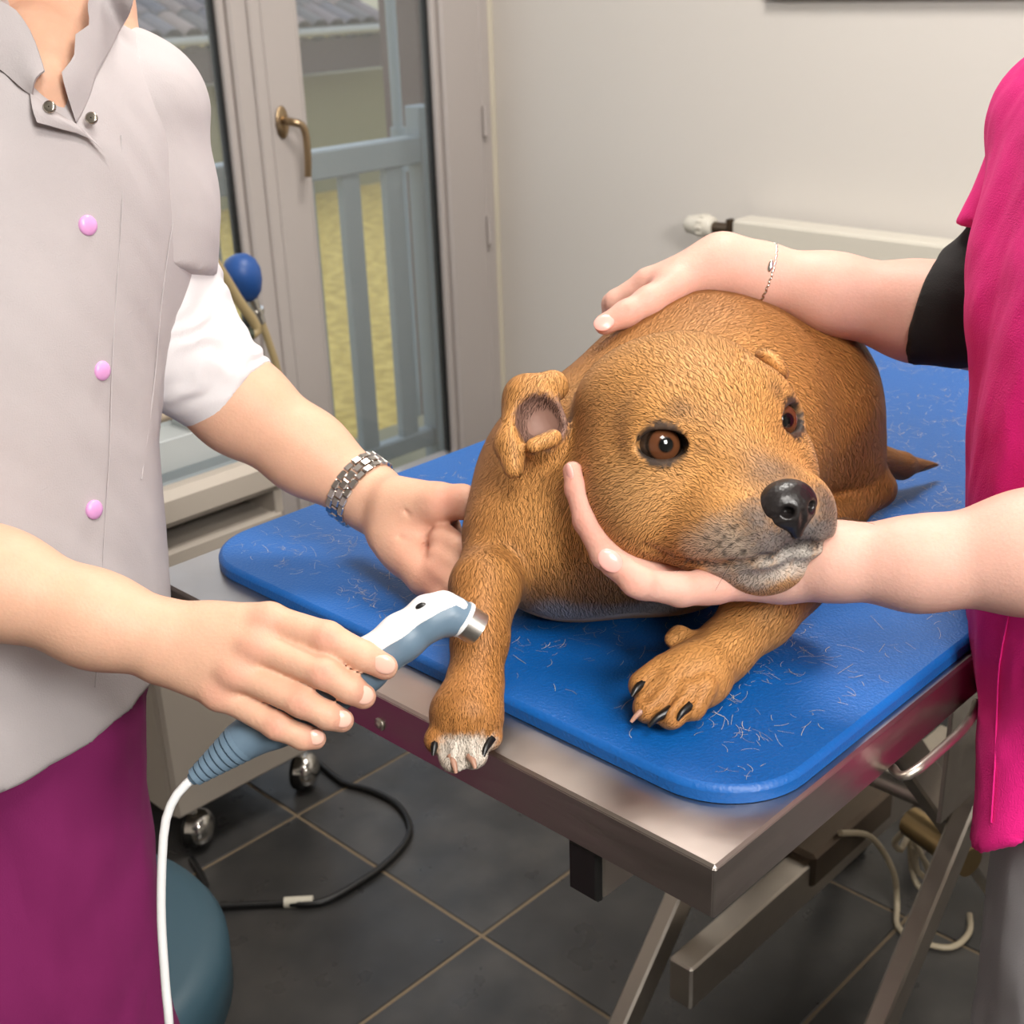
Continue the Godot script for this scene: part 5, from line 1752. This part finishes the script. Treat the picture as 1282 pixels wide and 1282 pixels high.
	var hl := P(1368, 1060, 0.97)
	var hr := P(1470, 1040, 1.05)
	for h in [hl, hr]:
		C.cap(P(1440, 800, 0.95), h, 0.07, 0.05, 0.03)
		C.cap(h, Vector3(h.x, 0.40, h.z), 0.05, 0.04, 0.03)
		C.cap(Vector3(h.x, 0.40, h.z), Vector3(h.x, 0.07, h.z + 0.02), 0.04, 0.032, 0.03)
	var w := Net.new()
	for f in [[A, 0.0019], [B, 0.0045], [C, 0.014]]:
		var b := bounds(f[0])
		w.run(f[0], f[1], b.position - Vector3.ONE * 0.02, b.end + Vector3.ONE * 0.02)
	obj("body", w.done(skin_colour), skin_mat(), root).set_meta("label", "fair pinkish skin of arms and hands")
	face_parts(root, hc, n2, Color(0.45, 0.30, 0.17))
	var nm := mat(Color(0.92, 0.68, 0.64), 0.25)
	nail(root, P(764, 702, 0.8095), P(762, 698, 0.818) - P(800, 728, 0.820), -cf - cr * 0.1 + cu * 0.1, 0.0068, 0.0088, nm)
	nail(root, P(713, 592, 0.8865), P(716, 588, 0.892) - P(722, 612, 0.888), -cr - cf * 0.5, 0.0048, 0.0070, nm)
	nail(root, P(756, 404, 1.0240), P(750, 409, 1.032) - P(784, 393, 1.034), -cf + cu * 0.35, 0.0070, 0.0085, nm)
	# bracelet: a fine silver chain
	var silver := mat(Color(0.80, 0.79, 0.77), 0.2, 1.0)
	var ax := (P(950, 344, 1.072) - P(1040, 368, 1.068)).normalized()
	var c := P(956, 346, 1.072)
	var br := Node3D.new()
	br.name = "bracelet"
	root.add_child(br)
	br.position = c
	br.set_meta("label", "thin silver chain bracelet")
	var u := (cu - ax * cu.dot(ax)).normalized()
	var v := ax.cross(u)
	var bead := ball(Vector3(0.0011, 0.0022, 0.0011), 10)
	for k in 56:
		var a := TAU * k / 56.0
		var nn := (u * cos(a) + v * sin(a)).normalized()
		obj("link", bead, silver, br, Transform3D(look(ax.cross(nn) + ax * (0.5 if k % 2 else -0.5), nn), nn * 0.0278 + ax * (0.004 * sin(a))))
	var pn := (-cf * 0.9 + cu * 0.1).normalized()
	obj("pendant", ball(Vector3(0.0022, 0.0052, 0.0014), 14), silver, br, Transform3D(look(u, pn), pn * 0.0285))
	# --- magenta tunic
	var pink := cloth_mat(Color(0.86, 0.035, 0.48), 0.035, 0.85, 0.3)
	var T := Field.new()
	T.ell(P(1425, 330, 0.93), tb, Vector3(0.125, 0.20, 0.100), 0.05)
	T.ell(P(1396, 600, 0.92), tb, Vector3(0.122, 0.22, 0.098), 0.05)
	T.ell(P(1440, 880, 0.935), tb, Vector3(0.122, 0.20, 0.105), 0.05)
	T.cap(P(1430, 160, 0.94), P(1325, 150, 0.97), 0.062, 0.045, 0.04)
	T.cap(P(1430, 160, 0.94), P(1500, 210, 0.76), 0.062, 0.050, 0.04)
	T.cap(P(1330, 160, 0.95), P(1300, 380, 0.93), 0.045, 0.040, 0.04)
	T.cap(P(1300, 960, 0.93), P(1290, 1060, 0.93), 0.035, 0.040, 0.03)
	T.half(P(1240, 1062, 0.92), -cu + cr * 0.75, 0.003)
	T.cap(neck, neck + Vector3(0, 0.25, 0), 0.07, 0.07, 0.01, 1)
	var tunic := obj("tunic", net(T, 0.0045).done(null, pink_folds), pink, root)
	tunic.set_meta("label", "magenta tunic")
	for line in [[[1262, 770], [1254, 830], [1250, 900], [1247, 960], [1243, 1030]]]:
		var sp := []
		for q in line:
			var hit := onto(T, q[0], q[1])
			if hit.size(): sp.append(hit[0] + hit[1] * (pink_folds(hit[0], hit[1]) + 0.0003))
		if sp.size() > 1:
			obj("seam", tube(curve(sp, 0.01), 0.0007, 0.0007, 6), pink, tunic)
	var sl := Field.new()
	sl.cap(P(1332, 165, 0.985), P(1264, 320, 1.005), 0.050, 0.047, 0.02)
	sl.half(P(1233, 285, 1.0), P(1262, 320, 1.005) - P(1330, 165, 0.985) + cr * 0.02, 0.002)
	obj("sleeve", net(sl, 0.004).done(null, pink_folds), pink, tunic)
	var s2 := Field.new()
	s2.cap(P(1500, 215, 0.76), P(1500, 420, 0.77), 0.052, 0.054, 0.02)
	obj("sleeve", net(s2, 0.006).done(), pink, tunic)
	var U := Field.new()
	U.cap(P(1284, 275, 1.0), P(1218, 385, 1.03), 0.033, 0.044, 0.02)
	U.cap(P(1218, 385, 1.03), P(1130, 392, 1.055), 0.044, 0.0415, 0.02)
	U.half(P(1162, 392, 1.05), (P(1120, 384, 1.06) - P(1222, 398, 1.03)).normalized() + cu * 0.1, 0.002)
	var bk := cloth_mat(Color(0.055, 0.05, 0.05), 0.02)
	obj("undershirt_sleeve", net(U, 0.0035).done(null, tunic_folds), bk, root).set_meta("label", "black undershirt sleeve ending below the elbow")
	var U2 := Field.new()
	U2.cap(P(1500, 330, 0.765), P(1450, 600, 0.79), 0.047, 0.047, 0.02)
	U2.half(P(1450, 600, 0.79), -cu, 0.002)
	obj("undershirt_sleeve", net(U2, 0.005).done(), bk, root)
	var L := Field.new()
	L.ell(P(1440, 900, 0.95), tb, Vector3(0.11, 0.12, 0.09), 0.05)
	for h in [hl, hr]:
		L.cap(h + Vector3(0, 0.05, 0), Vector3(h.x, 0.40, h.z), 0.072, 0.066, 0.03)
		L.cap(Vector3(h.x, 0.40, h.z), Vector3(h.x, 0.06, h.z + 0.02), 0.066, 0.062, 0.03)
		shoe(root, h, n2, Color(0.12, 0.12, 0.13))
	obj("trousers", net(L, 0.006).done(null, trouser_folds), cloth_mat(Color(0.56, 0.55, 0.56), 0.02), root).set_meta("label", "grey trousers")

func pink_folds(p: Vector3, _n: Vector3) -> float:
	return 0.0055 * fold.get_noise_3d(p.x * 12.0, p.y * 4.5, p.z * 12.0) + 0.0015 * fold.get_noise_3d(p.x * 34.0, p.y * 14.0, p.z * 34.0)
func _ready() -> void:
	lens_axes()
	var cam := Camera3D.new()
	cam.name = "camera"
	add_child(cam)
	cam.transform = Transform3D(Basis(cr, cu, -cf), EYE)
	cam.fov = rad_to_deg(2.0 * atan(641.0 / FPX))
	var at := CameraAttributesPhysical.new()
	at.frustum_focal_length = 12.0 / (641.0 / FPX)
	at.frustum_focus_distance = 0.88
	at.exposure_aperture = 9.0
	cam.attributes = at
	cam.current = true
	var env := Environment.new()
	env.tonemap_mode = Environment.TONE_MAPPER_LINEAR
	env.tonemap_exposure = 0.68
	env.background_mode = Environment.BG_SKY
	var sky := ProceduralSkyMaterial.new()
	sky.sky_top_color = Color(0.66, 0.71, 0.77)
	sky.sky_horizon_color = Color(0.80, 0.82, 0.82)
	sky.ground_bottom_color = Color(0.25, 0.25, 0.2)
	sky.ground_horizon_color = Color(0.55, 0.55, 0.5)
	sky.energy_multiplier = 4.2
	env.sky = Sky.new()
	env.sky.sky_material = sky
	env.sdfgi_enabled = true
	env.ssao_enabled = true
	env.ssil_enabled = true
	var we := WorldEnvironment.new()
	we.name = "world_environment"
	we.environment = env
	add_child(we)
	build_lights()
	build_room()
	build_table()
	build_furnishings()
	build_dog()
	build_people()

# out of view: square soft lamp high at right, two ceiling panels lighting the room
func build_lights() -> void:
	var glow := mat(Color.WHITE, 0.8)
	glow.emission_enabled = true
	glow.emission = Color(1.0, 0.97, 0.93)
	glow.emission_energy_multiplier = 2.0
	var shell := mat(Color(0.03, 0.03, 0.03), 0.6)
	var at := EYE + cr * 1.05 + Vector3(-cf.x, 0, -cf.z) * 1.15 + Vector3(0, 0.85, 0)
	var s := thing("unseen_softbox", "unseen square soft lamp on a black stand lighting the dog from the right", "lamp", Vector3(at.x, 0, at.z))
	var look_b := Basis.looking_at(P(760, 640, 1.0) - at)
	obj("diffuser", cbox(Vector3(0.6, 0.6, 0.01), 0.002), glow, s, Transform3D(look_b, at - s.position))
	obj("shell", cbox(Vector3(0.62, 0.62, 0.16), 0.02), shell, s, Transform3D(look_b, at - s.position + look_b.z * 0.088))
	obj("stand", tube(PackedVector3Array([at - s.position + look_b.z * 0.15, Vector3(0.0, 0.0, 0.0) + look_b.z * Vector3(1, 0, 1) * 0.15]), 0.014), shell, s)
	var l := AreaLight3D.new()
	l.name = "unseen_softbox_light"
	s.add_child(l)
	l.transform = Transform3D(look_b, at - s.position - look_b.z * 0.012)
	l.area_size = Vector2(0.6, 0.6)
	l.light_color = Color(1.0, 0.985, 0.965)
	l.light_energy = 7.6
	l.area_range = 12.0
	l.shadow_enabled = true
	for k in 2:  # unseen panels, standing in for light bounced off the ceiling
		var c := Vector3(0.0 + 1.35 * k, 2.585, -0.95 + 1.5 * (1 - k))
		var p := thing("unseen_ceiling_panel", ["unseen square ceiling panel lighting the room near the camera", "unseen square ceiling panel lighting the table and walls"][k], "lamp", c, "unseen ceiling panels")
		obj("frame", cbox(Vector3(0.64, 0.03, 0.64), 0.004), mat(Color(0.85, 0.85, 0.85), 0.5), p)
		obj("diffuser", cbox(Vector3(0.58, 0.008, 0.58), 0.001), glow, p, Transform3D(Basis(), Vector3(0, -0.016, 0)))
		var q := AreaLight3D.new()
		q.name = "unseen_panel_light"
		p.add_child(q)
		q.transform = Transform3D(Basis(Vector3.RIGHT, -PI / 2), Vector3(0, -0.024, 0))
		q.area_size = Vector2(0.58, 0.58)
		q.light_color = Color(1.0, 0.975, 0.945)
		q.light_energy = 4.8
		q.area_range = 12.0
		q.shadow_enabled = true
